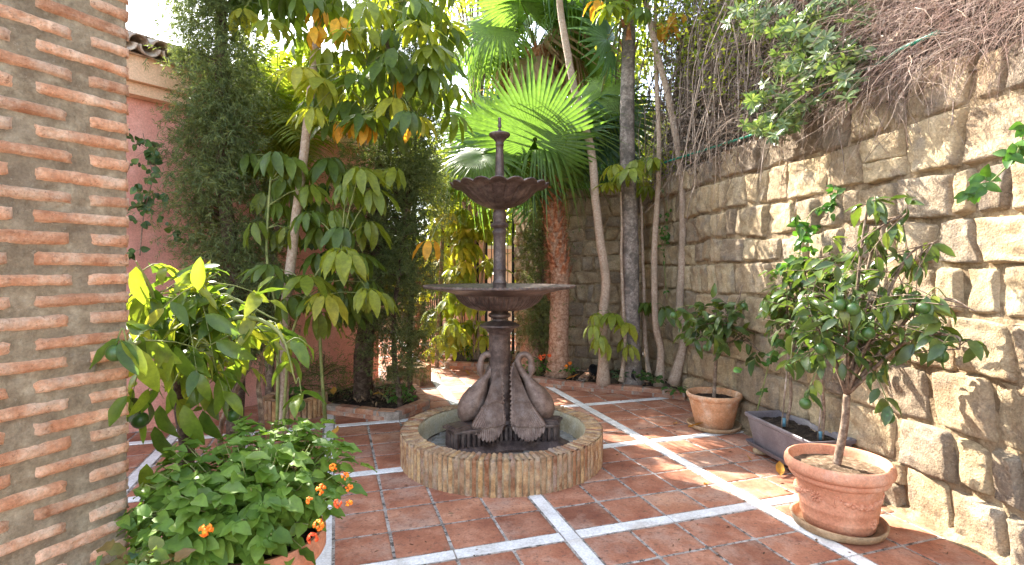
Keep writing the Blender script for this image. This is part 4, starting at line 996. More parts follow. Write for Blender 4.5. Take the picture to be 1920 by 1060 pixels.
# four pale-trunked umbrella trees in the right-hand bed
def pale_tree(label, pts, r0, r1, hubsP, meshes, Yh, grp='pale-trunked umbrella trees in the right-hand bed', s=.9, wob=.004):
    t = thing('umbrella_tree', label, 'tree', pts[0], grp); m = MB(); Q = spline([tuple(p) for p in pts], 60)
    m.tube([Vector(q)+Vector((wob*noise.noise(Vector(q)*6), 0, 0)) for q in Q], [(r0+(r1-r0)*i/59)*(1+.06*noise.noise(Vector((i*.35, r0*99, 2))))*(1+.5*max(0, 1-i/4)) for i in range(60)], 14); m.build('trunk', M_bark, t)
    pet = MB(); QQ = [Vector(q) for q in Q]
    for x, y, ms in hubsP:
        h = A(x, y, Yh+rnd.uniform(-.35, .3)); sp = min(QQ, key=lambda q: (q-h).length)
        sp = h+(sp-h)*min(1, .45/max(.1, (sp-h).length)); place_comp(t, h, sp, ms, pet, s)
    if hubsP: pet.build('petioles', M_stem, t, kind='stuff')
    return t
YT = 6.75
ZB = .08
topr = lambda n, x0, x1, y0, y1: [(rnd.uniform(x0, x1), rnd.uniform(y0, y1), sch+schb) for _ in range(n)]
pale_tree('curved pale trunk nearest the red palm, with yellow-green leaf fans at its foot', [A(1131, 722, 6.72)]+[A(x, y, 6.72) for x, y in ((1131, 660), (1130, 600), (1136, 527), (1127, 461), (1117, 380), (1108, 280), (1080, 181), (1058, 65), (1049, 0), (1040, -150), (1050, -330))], .062, .036,
    [(1112, 612, schp), (1135, 645, schp), (1128, 640, schp), (1148, 590, schb), (1125, 632, schp), (1118, 590, schp)]+topr(22, 940, 1150, -380, -20), sch, 6.5)
pale_tree('slim straight pale trunk between the grey ringed trunk and the forked one', [A(1236, 725, 6.6)]+[A(x, y, 6.6) for x, y in ((1239, 658), (1230, 614), (1227, 552), (1227, 461), (1233, 370), (1236, 280), (1232, 170), (1228, 60), (1232, -80))], .048, .020,
    [(1225, 300, schb), (1212, 298, sch), (1150, 312, schb), (1168, 330, schb), (1195, 303, sch+schb), (1213, 352, schb), (1140, 345, schb), (1183, 318, sch), (1215, 570, sch), (1247, 578, sch)]+topr(12, 1150, 1290, -250, -10), sch, 6.5)
pale_tree('pale trunk beside the sunlit wall, leaning right then arching up to the left', [A(1262, 722, 6.45)]+[A(x, y, 6.5) for x, y in ((1282, 642), (1276, 590), (1275, 560), (1280, 461), (1280, 370), (1274, 300), (1253, 181), (1230, 93), (1210, 0), (1185, -130), (1180, -300))], .05, .032,
    [(1142, 15, schb), (1178, 12, schb), (1160, 5, schb), (1205, 18, sch), (1255, 52, schy), (1232, 48, schy), (1268, 28, schy), (1120, 5, schy), (1190, -20, sch), (1150, -30, schb)]+topr(14, 1100, 1330, -330, -30), sch, 6.3)
pale_tree('thin crooked sucker stem at the foot of the grey ringed trunk', [A(1165, 716, 6.7)]+[A(x, y, 6.75) for x, y in ((1172, 640), (1168, 560), (1165, 480), (1166, 430), (1164, 360))], .026, .010, [(1180, 650, schp), (1176, 608, schb), (1172, 640, schp)], schp, 6.6)
pale_tree('thin dark-edged stem right behind the grey ringed trunk', [A(1218, 712, 6.9)]+[A(x, y, 6.95) for x, y in ((1210, 640), (1208, 560), (1205, 480), (1203, 400), (1200, 350))], .028, .012, [(1205, 570, sch), (1198, 345, schb)], sch, 6.8)

# ================================================================ PALMS
def fan_mesh(seed, mat, Rr=.85, n=58, span=155, droop=.25, cup=.12):
    r = random.Random(seed); m = MB()
    for i in range(n):
        a = R(-span+2*span*(i+.5)/n); L = Rr*(.78+.24*math.cos(a*.5))*r.uniform(.92, 1.05); da = R(span/n)
        V = []; K = [0.03, .2, .42, .6, .74, .88, 1.0]; dj = r.uniform(.3, 2.3); bend = r.uniform(-.11, .11)
        for k, t in enumerate(K):
            w = L*t*math.tan(da)*.99 if t <= .6 else L*.6*math.tan(da)*(1-((t-.6)/.4)**1.2)*.95+.0012
            z = -droop*L*max(0, t-.45)**2*2.2*dj-cup*L*t*t*.5; aa = a+bend*max(0, t-.55)
            c = Vector((math.sin(aa)*L*t, math.cos(aa)*L*t, z)); s = Vector((math.cos(aa), -math.sin(aa), 0))
            f = w*.55
            V += [c-s*w, c+Vector((0, 0, f)), c+s*w]
        m.add(V, [q for k in range(6) for q in ((k*3, k*3+1, k*3+4, k*3+3), (k*3+1, k*3+2, k*3+5, k*3+4))])
    return m.me('frond', mat)
fanL = [fan_mesh(i, L_fan, droop=d, cup=c) for i, (d, c) in enumerate(((.2, .05), (.7, .2), (1.1, .3)))]
fanD = [fan_mesh(10+i, L_fand, n=34, droop=d, cup=c) for i, (d, c) in enumerate(((.3, .1), (.8, .2)))]
L_fdead = leafm('dry_fan_leaf', [(0, (.30, .19, .10)), (1, (.42, .29, .17))], .3, (1.2, 1.1, .9), .7)
fanX = [fan_mesh(20, L_fdead, n=30, droop=1.4, cup=.5)]
def fronds(root, crown, specs, m):
    for hub, nrm, me, s in specs:
        hub = Vector(hub); d = (hub-crown); mid = crown+d*.55+Vector((0, 0, .12*d.length))
        m.tube([tuple(crown), tuple(mid), tuple(hub)], [.014, .010, .007], 6, False)
        mo('frond', me, root, orient(hub, d.normalized() if nrm is None else nrm[0], Vector((0, 0, 1)) if nrm is None else nrm[1], s))
def palm_crown(root, crown, n, rr, meshes, m, seed, zlo=-.3, s=1.0, avoid=None):
    r = random.Random(seed); sp = []
    for i in range(n):
        a = 2*math.pi*i/n*2.4+r.uniform(-.3, .3); el = r.uniform(zlo, 1.25); d = Vector((math.cos(a)*math.cos(el), math.sin(a)*math.cos(el), math.sin(el)))
        hub = crown+d*rr*r.uniform(.8, 1.1); dd = d-Vector((0, 0, .55-.2*el))
        sp.append((hub, (dd, Vector((d.x*-.2, d.y*-.2, 1))), r.choice(meshes), s*r.uniform(.85, 1.1)))
    fronds(root, crown, sp, m)
def palm_trunk(root, pts, r0, r1, mat, rings, name='trunk', boots=0, bz=(0, 1), seed=0, n=120):
    Q = spline([tuple(p) for p in pts], n); rr = []
    for i in range(n):
        t = i/(n-1); base = r0+(r1-r0)*min(1, t*1.05); fl_ = .35*max(0, 1-t*9)**2
        ph = (t*rings) % 1; rr.append(base*(1+fl_)+.006*(abs(ph-.5)*2)**4+.004*noise.noise(Vector((i*.4, seed, 1))))
    m = MB(); m.tube([Vector(q) for q in Q], rr, 24)
    m.V = [tuple(Vector(v)+Vector((.006, .006, .004))*noise.noise(Vector(v)*14)) for v in m.V]
    m.build(name, mat, root)
    if boots:
        r = random.Random(seed)
        for i in range(boots):
            t = bz[0]+(bz[1]-bz[0])*i/boots; k = int(t*(n-1)); p = Vector(Q[k]); a = i*2.4+r.uniform(-.3, .3); o = Vector((math.cos(a), math.sin(a), 0)); ro = rr[k]
            L = r.uniform(.10, .20); w = r.uniform(.035, .06); tt = Vector((-o.y, o.x, 0)); b_ = MB(); V = []
            for q in range(5):
                u = q/4; c = p+o*(ro*.9+.055*u**1.3*r.uniform(.6, 1.5))+Vector((0, 0, L*u-.03)); ww = w*(1-.65*u)*r.uniform(.85, 1.1); V += [c-tt*ww, c+o*.018*(1-u*.7)+tt*.0, c+tt*ww, c-o*.008]
            b_.add(V, [(q*4+x, q*4+(x+1) % 4, q*4+4+(x+1) % 4, q*4+4+x) for q in range(4) for x in range(4)]+[(16, 17, 18, 19)])
            b_.build('leaf_base', M_fibre, root, smooth=False)
    return Q
w1p = thing('fan_palm', 'fan palm with red-brown fibrous trunk and one large bright leaf behind the fountain top', 'palm', (.62, 7.4, 0))
crown1 = A(1040, 335, 7.35)
palm_trunk(w1p, [A(1046, 705, 7.35), A(1048, 600, 7.35), A(1050, 520, 7.35), A(1042, 450, 7.35), A(1036, 380, 7.35), crown1], .135, .105, M_rpalm, 34, boots=85, bz=(.42, .97), seed=3)
# loose fibre on the upper trunk
P = []; D = []
for i in range(3500):
    t = rng.uniform(.38, 1); a = rng.uniform(0, 6.28); p = np.array(A(1046+(t-.4)*-10, 705-370*t, 7.35)); o = np.array([math.cos(a), math.sin(a), 0]); P.append(p+o*.112); D.append(o*.7+np.array([0, 0, rng.uniform(-.6, 1)])+rng.normal(size=3)*.4)
v, f_ = blades(np.array(P), np.array(D), rng.uniform(.03, .12, 3500), rng.uniform(.003, .008, 3500), rng); arrtri('fibres', v, f_, M_fibre, w1p, 'stuff')
pm = MB()
fronds(w1p, crown1, [(A(1003, 262, 6.55), (Vector((.10, -.25, 1)), Vector((-.05, -1, -.25))), fanL[0], 1.12)], pm)
fronds(w1p, crown1, [(A(940, 300, 6.9), (Vector((-1, -.1, .2)), Vector((.1, -.9, .6))), fanL[0], .95),
    (A(905, 290, 6.6), (Vector((-1, -.2, -.4)), Vector((-.2, -.7, .8))), fanL[1], .85), (A(920, 245, 7.2), (Vector((-1, 0, .5)), Vector((0, -.9, .4))), fanL[0], .9)], pm)
palm_crown(w1p, crown1, 10, .6, fanL[1:]+fanD[:1], pm, 5, .15, .8)
pm.build('petioles', M_stem, w1p, kind='stuff')
w2p = thing('fan_palm', 'taller fan palm with shaggy brown crown base standing behind, its leaves at the top edge', 'palm', (.95, 9, 0))
crown2 = A(1005, 95, 8.9)
palm_trunk(w2p, [Vector((.98, 8.9, 0)), A(1068, 380, 8.9), A(1045, 200, 8.9), crown2], .15, .20, M_fibre, 60, boots=70, bz=(.72, 1.0), seed=8)
pm = MB()
fronds(w2p, crown2, [(A(938, 52, 8.3), (Vector((-1, -.1, .0)), Vector((.05, -.75, .65))), fanL[1], 1.1), (A(975, 0, 8.2), (Vector((-.3, -.3, 1)), Vector((0, -1, .1))), fanL[0], 1.0), (A(1060, 10, 8.4), (Vector((.6, -.2, .5)), Vector((0, -.9, .3))), fanL[1], 1.0)], pm)
palm_crown(w2p, crown2, 14, .85, fanL[:2], pm, 15, -.15, 1.0)
palm_crown(w2p, crown2-Vector((0, 0, .2)), 7, .45, fanX, pm, 25, -1.1, .8)
pm.build('petioles', M_stem, w2p, kind='stuff')
w3p = thing('ringed_palm', 'palm with smooth grey ringed trunk in the right-hand bed', 'palm', A(1187, 715, 6.9))
crown3 = A(1180, 20, 6.95)
palm_trunk(w3p, [A(1185, 722, 6.85), A(1183, 600, 6.85), A(1182, 450, 6.85), A(1176, 280, 6.85), A(1177, 150, 6.85), crown3, A(1182, -150, 6.9)], .115, .072, M_gpalm, 30, seed=5, boots=14, bz=(.74, .95))
pm = MB(); crown3 = A(1182, -150, 6.9)
palm_crown(w3p, crown3, 14, .8, fanD+fanL[:1], pm, 33, -.5, 1.0)
fronds(w3p, A(1165, 40, 6.95), [(A(1138, 74, 7.1), (Vector((-.5, -.6, .2)), Vector((.2, -1, .3))), fanD[0], .75), (A(1130, 170, 7.4), (Vector((-.6, -.2, -1)), Vector((-.5, -.8, .3))), fanL[1], .8), (A(1150, 215, 7.5), (Vector((.1, -.2, -1)), Vector((-.6, -.7, 0))), fanD[1], .8), (A(1112, 250, 7.6), (Vector((-.3, -.3, -1)), Vector((-.6, -.8, 0))), fanD[0], .8)], pm)
pm.build('petioles', M_stem, w3p, kind='stuff')
w4p = thing('fan_palm', 'stubby leaning palm trunk wrapped in green creeper beside the red palm', 'palm', A(995, 690, 7.75))
palm_trunk(w4p, [A(992, 692, 7.75), A(996, 640, 7.75), A(1003, 600, 7.75), A(1015, 540, 7.8), A(1025, 420, 7.9), A(1030, 300, 8.0)], .15, .10, M_rpalm, 30, seed=9)
pm = MB(); palm_crown(w4p, A(1030, 300, 8.0), 10, .8, fanD, pm, 43, -.7, .85); pm.build('petioles', M_stem, w4p, kind='stuff')
# feather palms (thin arching leaflets)
def feather(root, base, tip, lift, m, mat, n=46, L=.42, seed=0):
    r = random.Random(seed); base, tip = Vector(base), Vector(tip); mid = (base+tip)/2+Vector((0, 0, lift)); Q = spline([tuple(base), tuple(mid), tuple(tip)], n)
    b_ = MB(); b_.tube([Vector(q) for q in Q], [.011*(1-.8*i/n) for i in range(n)], 5, False)
    for i in range(5, n):
        t = (Vector(Q[min(n-1, i+1)])-Vector(Q[i-1])).normalized(); s = t.cross(Vector((0, 0, 1))).normalized(); l = L*(math.sin(math.pi*(i/n)**.8)*.8+.25)
        for sg in (-1, 1):
            d = (s*sg*.8+t*.65+Vector((0, 0, .25+r.uniform(-.15, .15)))).normalized(); c = Vector(Q[i]); V = []
            for k in range(5):
                u = k/4; p = c+d*l*u+Vector((0, 0, -.55*l*u*u*r.uniform(.9, 1.2))); w = .011*math.sin(math.pi*(.12+.85*u))+.001; V += [p-t*w, p+t*w]
            b_.add(V, [(k*2, k*2+1, k*2+3, k*2+2) for k in range(4)])
    b_.build('frond', mat, root)
f1 = thing('feather_palm', 'clump of arching fine-leaved palm fronds glowing green above the pink wall', 'palm', (-2.35, 6.2, 0))
cb = A(520, 420, 6.3)
br = MB(); branch(br, [(-2.7, 6.05, 0), tuple(A(510, 520, 6.2)), tuple(cb)], .05, .035, 12, 10); br.build('trunk', M_bark2, f1)
for i, (x, y, Y, l) in enumerate(((590, 300, 5.7, .55), (640, 270, 6.4, .7), (470, 120, 5.8, .5), (560, 130, 6.2, .4), (600, 200, 6.8, .6), (440, 250, 6.4, .5), (500, 60, 6.6, .3), (540, 230, 5.4, .8), (630, 170, 6.0, .5), (480, 300, 5.8, .7), (570, 90, 5.6, .5), (520, 100, 5.4, .4), (610, 240, 5.4, .6), (480, 190, 5.3, .6), (560, 260, 5.0, .7), (450, 60, 5.9, .3))):
    feather(f1, cb+Vector((0, 0, .1)), A(x, y, Y), l, None, L_feat, seed=i, n=56, L=.45)
f2 = thing('feather_palm', 'yellowish arching palm fronds left of the fountain top, in front of the gate', 'palm', (-.9, 8.6, 0))
cb = A(830, 420, 8.2)
br = MB(); branch(br, [(-1.15, 8.3, 0), tuple(A(826, 540, 8.3)), tuple(cb)], .035, .03, 12, 10); br.build('trunk', M_bark2, f2)
for i, (x, y, Y, l) in enumerate(((905, 300, 7.9, .4), (720, 310, 7.6, .5), (770, 240, 8.3, .3), (860, 220, 8.4, .3), (780, 350, 7.5, .55), (940, 340, 8.3, .45), (740, 260, 8.8, .5), (800, 300, 7.6, .5), (700, 380, 7.9, .6), (880, 330, 7.4, .35))):
    feather(f2, cb, A(x, y, Y), l, None, L_feat, seed=20+i, n=48, L=.5)

# ================================================================ JUNIPERS
def juniper(name, label, base, prof, n, seed, nb=18, droop=.55, trunk=None, tr=(.09, .03), lean=(0, 0), blob=None, ylen=(.035, .075), cat='tree'):
    root = thing(name, label, cat, base); rg = np.random.default_rng(seed); base = Vector(base)
    zmax = prof[-1][0]; tp = trunk or [tuple(base), tuple(base+Vector((0, 0, zmax*.5))), tuple(base+Vector((lean[0], lean[1], zmax)))]
    Q = spline(tp, 60); m = MB(); m.tube([Vector(q) for q in Q], [tr[0]+(tr[1]-tr[0])*i/59+.006*noise.noise(Vector((i*.5, seed, 1))) for i in range(60)], 12)
    m.V = [tuple(Vector(v)+Vector((.012, .012, 0))*noise.noise(Vector((v[0]*22, v[1]*22, v[2]*3)))) for v in m.V]; m.build('trunk', M_bark3, root)
    zs = [p[0] for p in prof]; rs = [p[1] for p in prof]; P = []; D = []; bm_ = MB(); hz_ = Q[:, 2]
    for i in range(n):
        z = rg.uniform(zs[0], zs[-1]); k = np.interp(z, hz_, np.arange(60)); c = Q[int(k)].copy(); c[2] = z
        R_ = np.interp(z, zs, rs)*rg.uniform(.35, 1.08); a = rg.uniform(0, 6.283); o = np.array([math.cos(a), math.sin(a), 0]); up = rg.uniform(.0, .55)
        c[2] -= .25*R_; e = c+o*R_+np.array([0, 0, R_*up]); S_ = [c, (c+e)/2+np.array([0, 0, .10*R_]), e, e+o*.05+np.array([0, 0, -droop*rg.uniform(.03, .22)])]
        B = spline(S_, 14)
        if i % 2 == 0: bm_.tube([Vector(q) for q in B[:11]], [.007*(1-.07*j) for j in range(11)], 4, False)
        for j in range(4, 14):
            q = B[j]; spread = .05+.06*(j/14)
            for _ in range(3):
                q2 = q+rg.normal(size=3)*spread*np.array([1, 1, .8]); dd = o*.6+rg.normal(size=3)*.55+np.array([0, 0, .25 if rg.random() < .5 else -.5])
                # a short feathery shoot
                L_ = rg.uniform(.05, .11); dd = dd/np.linalg.norm(dd)
                for s in range(nb//3):
                    P.append(q2+dd*L_*s/(nb/3)); D.append(dd*.9+rg.normal(size=3)*.55)
    bm_.build('branches', M_bark3, root, kind='stuff')
    P = np.array(P); D = np.array(D); k = len(P); v, f_ = blades(P, D, rg.uniform(ylen[0], ylen[1], k)*.8, rg.uniform(.0045, .0085, k), rg)
    arrtri('foliage', v, f_, L_jun, root, 'stuff'); return root
juniper('juniper', 'dense dark juniper rising between the brick pillar and the pink house', (-2.62, 4.95, 0), [(.75, .10), (1.1, .29), (1.5, .40), (1.9, .42), (2.4, .32), (2.8, .27), (3.1, .33), (3.6, .37), (4.2, .36), (5.0, .3), (5.6, .1)], 430, 1, 42,
    trunk=[(-2.52, 4.95, 0), (-2.5, 4.95, 1.2), tuple(A(412, 300, 4.95)), tuple(A(416, 130, 4.95)), tuple(A(414, -60, 4.95)), tuple(A(414, -330, 4.95))], tr=(.075, .035))
juniper('juniper', 'dark juniper with a stout leaning trunk in the angular brick bed', (-1.55, 5.85, 0), [(1.0, .10), (1.4, .26), (1.9, .38), (2.4, .42), (3.0, .46), (3.7, .46), (4.4, .4), (5.2, .2)], 340, 2, 36,
    trunk=[tuple(G(679, 757)), tuple(A(684, 640, 5.85)), tuple(A(705, 520, 5.9)), tuple(A(715, 350, 5.95)), tuple(A(725, 150, 6.0)), tuple(A(735, -100, 6.0)), tuple(A(735, -260, 6.0))], tr=(.11, .05))
juniper('juniper', 'small thin-stemmed juniper at the corner of the angular brick bed', (-1.17, 5.65, 0), [(.35, .08), (.7, .26), (1.1, .34), (1.6, .32), (2.2, .3), (2.8, .18)], 95, 3, 30,
    trunk=[tuple(G(752, 772, .03)), tuple(A(742, 690, 5.65)), tuple(A(738, 600, 5.7)), tuple(A(752, 480, 5.75)), tuple(A(770, 300, 5.8))], tr=(.032, .012))
juniper('juniper', 'thin upright juniper stem just left of the path with foliage hanging over the light', (-1.1, 6.2, 0), [(.4, .08), (.8, .22), (1.4, .3), (2.0, .34), (2.7, .34), (3.4, .25), (4.0, .1)], 130, 4, 30,
    trunk=[tuple(G(768, 757, .03)), tuple(A(768, 640, 6.1)), tuple(A(775, 500, 6.1)), tuple(A(778, 300, 6.1)), tuple(A(780, 80, 6.1))], tr=(.036, .014))
juniper('cypress', 'narrow green cypress column squeezed between the two palm trunks', (.43, 7.62, 0), [(.42, .12), (.7, .2), (1.2, .24), (1.9, .22), (2.5, .12), (2.8, .03)], 120, 6, 36, tr=(.03, .01), cat='tree')
juniper('juniper', 'low straggling juniper shoots at the foot of the pink wall', (-2.15, 6.2, 0), [(.1, .2), (.25, .34), (.4, .3), (.55, .1)], 22, 8, 15, tr=(.012, .006), cat='shrub')

# ================================================================ CITRUS
citm = [leaf_mesh('leaf', L_cit, L, W, curl=c, fold=f, n=6, wav=.04, seed=i) for i, (L, W, c, f) in enumerate(((.12, .05, .3, .35), (.135, .054, .5, .25), (.105, .046, .15, .5), (.125, .05, .7, .3)))]
citl = [leaf_mesh('leaf', L_cit2, L, W, curl=c, fold=f, n=7, wav=.05, seed=9+i) for i, (L, W, c, f) in enumerate(((.145, .054, .3, .3), (.16, .060, .5, .2), (.125, .05, .15, .45), (.15, .056, .7, .3)))]
def fruit(root, c, r=.032):
    a = rnd.uniform(0, 6); o = MB().lathe([(.002, -1.0*r), (.35*r, -.97*r), (.7*r, -.75*r), (.95*r, -.35*r), (r, 0), (.94*r, .4*r), (.72*r, .72*r), (.38*r, .93*r), (.12*r, .97*r), (.05*r, .93*r)], 16, c).tube([Vector(c)+Vector((0, 0, r*.9)), Vector(c)+Vector((.004, 0, r*1.3)), Vector(c)+Vector((.012, 0, r*1.9))], .0022, 5)
    return o.build('fruit', M_fruit, root)
def citrus(label, base, trunk, tr, forks, cen, rad, nl, meshes, fruits, seed, droop=.5, size=1.0, keep=None, ntw=60, extra=None, mat=None, group=None):
    r = random.Random(seed); root = thing('citrus_tree', label, 'tree', base, group); cen = Vector(cen); m = MB()
    Q = branch(m, trunk, tr[0], tr[1], 16, 12); m.V = [tuple(Vector(v)+Vector((.003, .003, 0))*noise.noise(Vector(v)*40)) for v in m.V]; m.build('trunk', mat or M_bark2, root)
    bm_ = MB(); tips = []
    top = Vector(Q[-1])
    for i in range(forks):
        a = 2*math.pi*i/forks+r.uniform(-.3, .3); e = r.uniform(-.25, 1.0); t = cen+Vector((math.cos(a)*rad[0]*math.cos(e), math.sin(a)*rad[1]*math.cos(e), math.sin(e)*rad[2]))*.6
        B = branch(bm_, [tuple(top), tuple((top*.55+t*.45)+Vector((0, 0, .05))), tuple(t)], tr[1]*.7, .004, 10, 6); tips += [Vector(q) for q in B[4:]]
    if extra:
        for e in extra:
            B = branch(bm_, [tuple(top)]+[tuple(q) for q in e], tr[1]*.6, .003, 14, 6); tips += [Vector(q) for q in B[6:]]
    lv = []
    for i in range(ntw):
        s = r.choice(tips); u = Vector((r.gauss(0, 1), r.gauss(0, 1), r.gauss(0, .8))).normalized()*r.uniform(.55, 1)**.5
        e = cen+Vector((u.x*rad[0], u.y*rad[1], u.z*rad[2])) if not (extra and i % 4 == 0) else s+u*.12
        if (e-s).length > .4: e = s+(e-s)*.4/(e-s).length
        if keep and not keep(e): continue
        B = branch(bm_, [tuple(s), tuple((s+e)/2+Vector((0, 0, .03))), tuple(e)], .0035, .0016, 6, 4)
        k = 7
        for j in range(k):
            lv.append((Vector(B[min(5, 1+j*5//k)]).lerp(Vector(B[min(5, 2+j*5//k)]), r.random()), (e-s).normalized()))
    r.shuffle(lv); lv = lv[:nl]
    lv.sort(key=lambda q: q[0].y)
    big = lv[:290]; rest = lv[290:]
    def LM(p, d):
        v = d*.5+Vector((r.gauss(0, .7), r.gauss(0, .7), r.gauss(-droop, .35))); return orient(p, v, Vector((r.gauss(0, .5), r.gauss(-.15, .5), 1)), size*r.uniform(.65, 1.15))
    for p, d in big: mo('leaf', r.choice(meshes), root, LM(p, d))
    if rest:
        cb_ = MB()
        for p, d in rest:
            V, Fc = leaf_pts(.12*size, .05*size, .4, .3, 4); cb_.add(xf(V, LM(p, d)), Fc)
        o = cb_.build('foliage', L_cit if meshes is citm else L_cit2, root, kind='stuff')
    bm_.build('branches', M_stem if meshes is citl else M_bark2, root, kind='stuff')
    fb_ = MB()
    for f_ in fruits:
        fruit(root, f_[0], f_[1]); p = f_[0]+Vector((.01, 0, f_[1]*1.8)); s = min(tips, key=lambda q: (q-p).length); fb_.tube([Vector(q) for q in spline([tuple(s), tuple((s+p)/2+Vector((0, 0, .05))), tuple(p)], 8)], .0028, 5)
        for k in range(4): mo('leaf', r.choice(meshes), root, LM(p+(s-p)*r.uniform(0, .4), Vector((r.gauss(0, 1), -.6, -.4))))
    if fruits: fb_.build('fruit_stalks', M_stem, root, kind='stuff')
    return root
wallkeep = lambda p: p.x < right_wall_x(p.y)-.09
tb = c1+Vector((.0, .02, .32))
citrus('small citrus tree with forked trunk and green fruit in the garlanded terracotta pot', tb, [tuple(tb), tuple(A(1583, 800, 3.22)), tuple(A(1588, 740, 3.22))], (.024, .019), 11,
    A(1590, 600, 3.18), (.50, .38, .38), 520, citm, [(A(x, y, Y), .033) for x, y, Y in ((1510, 757, 3.1), (1665, 783, 2.9), (1600, 580, 2.85), (1628, 625, 2.85), (1655, 708, 3.2), (1520, 690, 3.3), (1764, 668, 2.62), (1732, 578, 2.75), (1735, 600, 2.8), (1765, 630, 2.8), (1575, 572, 2.9), (1540, 655, 3.0))], 51, .55, 1.0, wallkeep, 130,
    extra=[[tuple(A(1700, 600, 3.0)), tuple(A(1770, 560, 2.75)), tuple(A(1830, 585, 2.62))], [tuple(A(1690, 500, 3.0)), tuple(A(1760, 450, 2.85))], [tuple(A(1640, 450, 3.1)), tuple(A(1700, 400, 2.9))], [tuple(A(1700, 640, 2.95)), tuple(A(1790, 630, 2.65)), tuple(A(1800, 655, 2.62))], [tuple(A(1620, 430, 3.1)), tuple(A(1640, 375, 3.1))]])
# two stems in the planter
for i, (bx, by, Yb, tx, ty, cx, cy, lab) in enumerate(((1473, 800, 4.25, 1482, 705, 1500, 560, 'young citrus with twisted stem at the far end of the grey planter'), (1541, 825, 3.95, 1538, 700, 1560, 520, 'young citrus on a slim stem at the near end of the grey planter'))):
    b0 = A(bx, by, Yb); 
    citrus(lab, b0, [tuple(b0), tuple(A((bx+tx)/2+5, (by+ty)/2, Yb)), tuple(A(tx, ty, Yb))], (.013, .010), 7, A(cx, cy, Yb), (.30, .26, .42), 360, citm, [(A(1480, 690, 4.0), .03)] if i == 0 else [], 60+i, .5, .95, wallkeep, 55)
    MB().tube([A(bx-3, by, Yb), A(bx-3, by-16, Yb)], .0145, 8).build('plant_tie', M_tie, bpy.data.objects['citrus_tree.%03d' % (i+1)])
    MB().tube([A(bx-8, by+4, Yb), A(bx+6, by-140, Yb+.02)], .006, 6).build('stake', M_twig, bpy.data.objects['citrus_tree.%03d' % (i+1)])
tb = c2+Vector((0, 0, .25))
citrus('small round citrus tree in the plain pot nearest the umbrella tree trunks', tb, [tuple(tb), tuple(A(1341, 700, 5.2)), tuple(A(1344, 645, 5.2))], (.018, .015), 10, A(1348, 610, 5.1), (.42, .34, .30), 290, citm,
    [(A(x, y, Y), .033) for x, y, Y in ((1263, 592, 4.9), (1325, 652, 4.85), (1345, 655, 4.9), (1395, 575, 4.9))], 71, .5, 1.12, wallkeep, 55, extra=[[tuple(A(1380, 580, 5.1)), tuple(A(1392, 535, 5.1))], [tuple(A(1400, 640, 5.0)), tuple(A(1425, 660, 4.8))]])
# the citrus on the left
tb = Vector((-1.70, 2.75, 0))
citrus('large-leaved citrus tree with green fruit beside the brick pillar', tb, [tuple(tb), tuple(A(350, 860, 2.75)), tuple(A(340, 770, 2.75)), tuple(A(330, 690, 2.7))], (.04, .028), 12,
    A(365, 650, 2.6), (.50, .46, .36), 520, citl, [(A(216, 662, 1.85), .029), (A(355, 692, 2.3), .031), (A(341, 695, 2.45), .028), (A(561, 760, 2.4), .027), (A(262, 788, 2.3), .034), (A(437, 780, 2.5), .03)], 81, .55, 1.0,
    lambda p: not (p.x < -1.0 and p.y < 2.12 and p.x < -1.15) and p.z > .45, 110,
    extra=[[tuple(A(430, 600, 2.5)), tuple(A(520, 620, 2.4)), tuple(A(555, 720, 2.4))], [tuple(A(290, 560, 2.4)), tuple(A(255, 490, 2.3))], [tuple(A(400, 560, 2.5)), tuple(A(520, 600, 2.5))], [tuple(A(280, 640, 2.2)), tuple(A(245, 650, 1.9)), tuple(A(238, 655, 1.86))], [tuple(A(350, 560, 2.5)), tuple(A(410, 510, 2.4))]], mat=M_bark3)
rt = bpy.data.objects['citrus_tree.004']
for x, y, Y, ax, ay, s in ((238, 742, 1.84, -.55, -1, 1.0), (262, 655, 1.95, .2, -1, 1.25), (330, 650, 2.2, .3, -1, 1.3), (372, 545, 2.25, .1, 1, 1.2), (255, 500, 2.2, .1, -1, 1.3), (385, 590, 2.3, .9, -.5, 1.2), (300, 760, 2.2, .1, -1, 1.3), (345, 760, 2.2, .3, -1, 1.3), (380, 770, 2.3, .3, -1, 1.2), (405, 640, 2.3, 1, -.5, 1.2), (275, 870, 2.1, -.1, -1, 1.2), (290, 800, 2.2, .2, -1, 1.3), (265, 640, 2.1, .8, -.6, 1.1)):
    mo('leaf', rnd.choice(citl), rt, orient(A(x, y, Y), Vector((ax, rnd.uniform(-.2, .2), ay)), Vector((rnd.uniform(-.3, .3), -1, .3)), s*.95))
# further stems of it
m = MB(); branch(m, [(-1.52, 3.05, 0), tuple(A(412, 830, 3.0)), tuple(A(440, 740, 2.9)), tuple(A(470, 680, 2.8))], .018, .01, 12, 8); branch(m, [(-1.35, 3.0, 0), tuple(A(490, 780, 2.9)), tuple(A(485, 720, 2.9)), tuple(A(500, 640, 2.8))], .018, .01, 12, 8)
m.build('stem', M_bark2, rt)

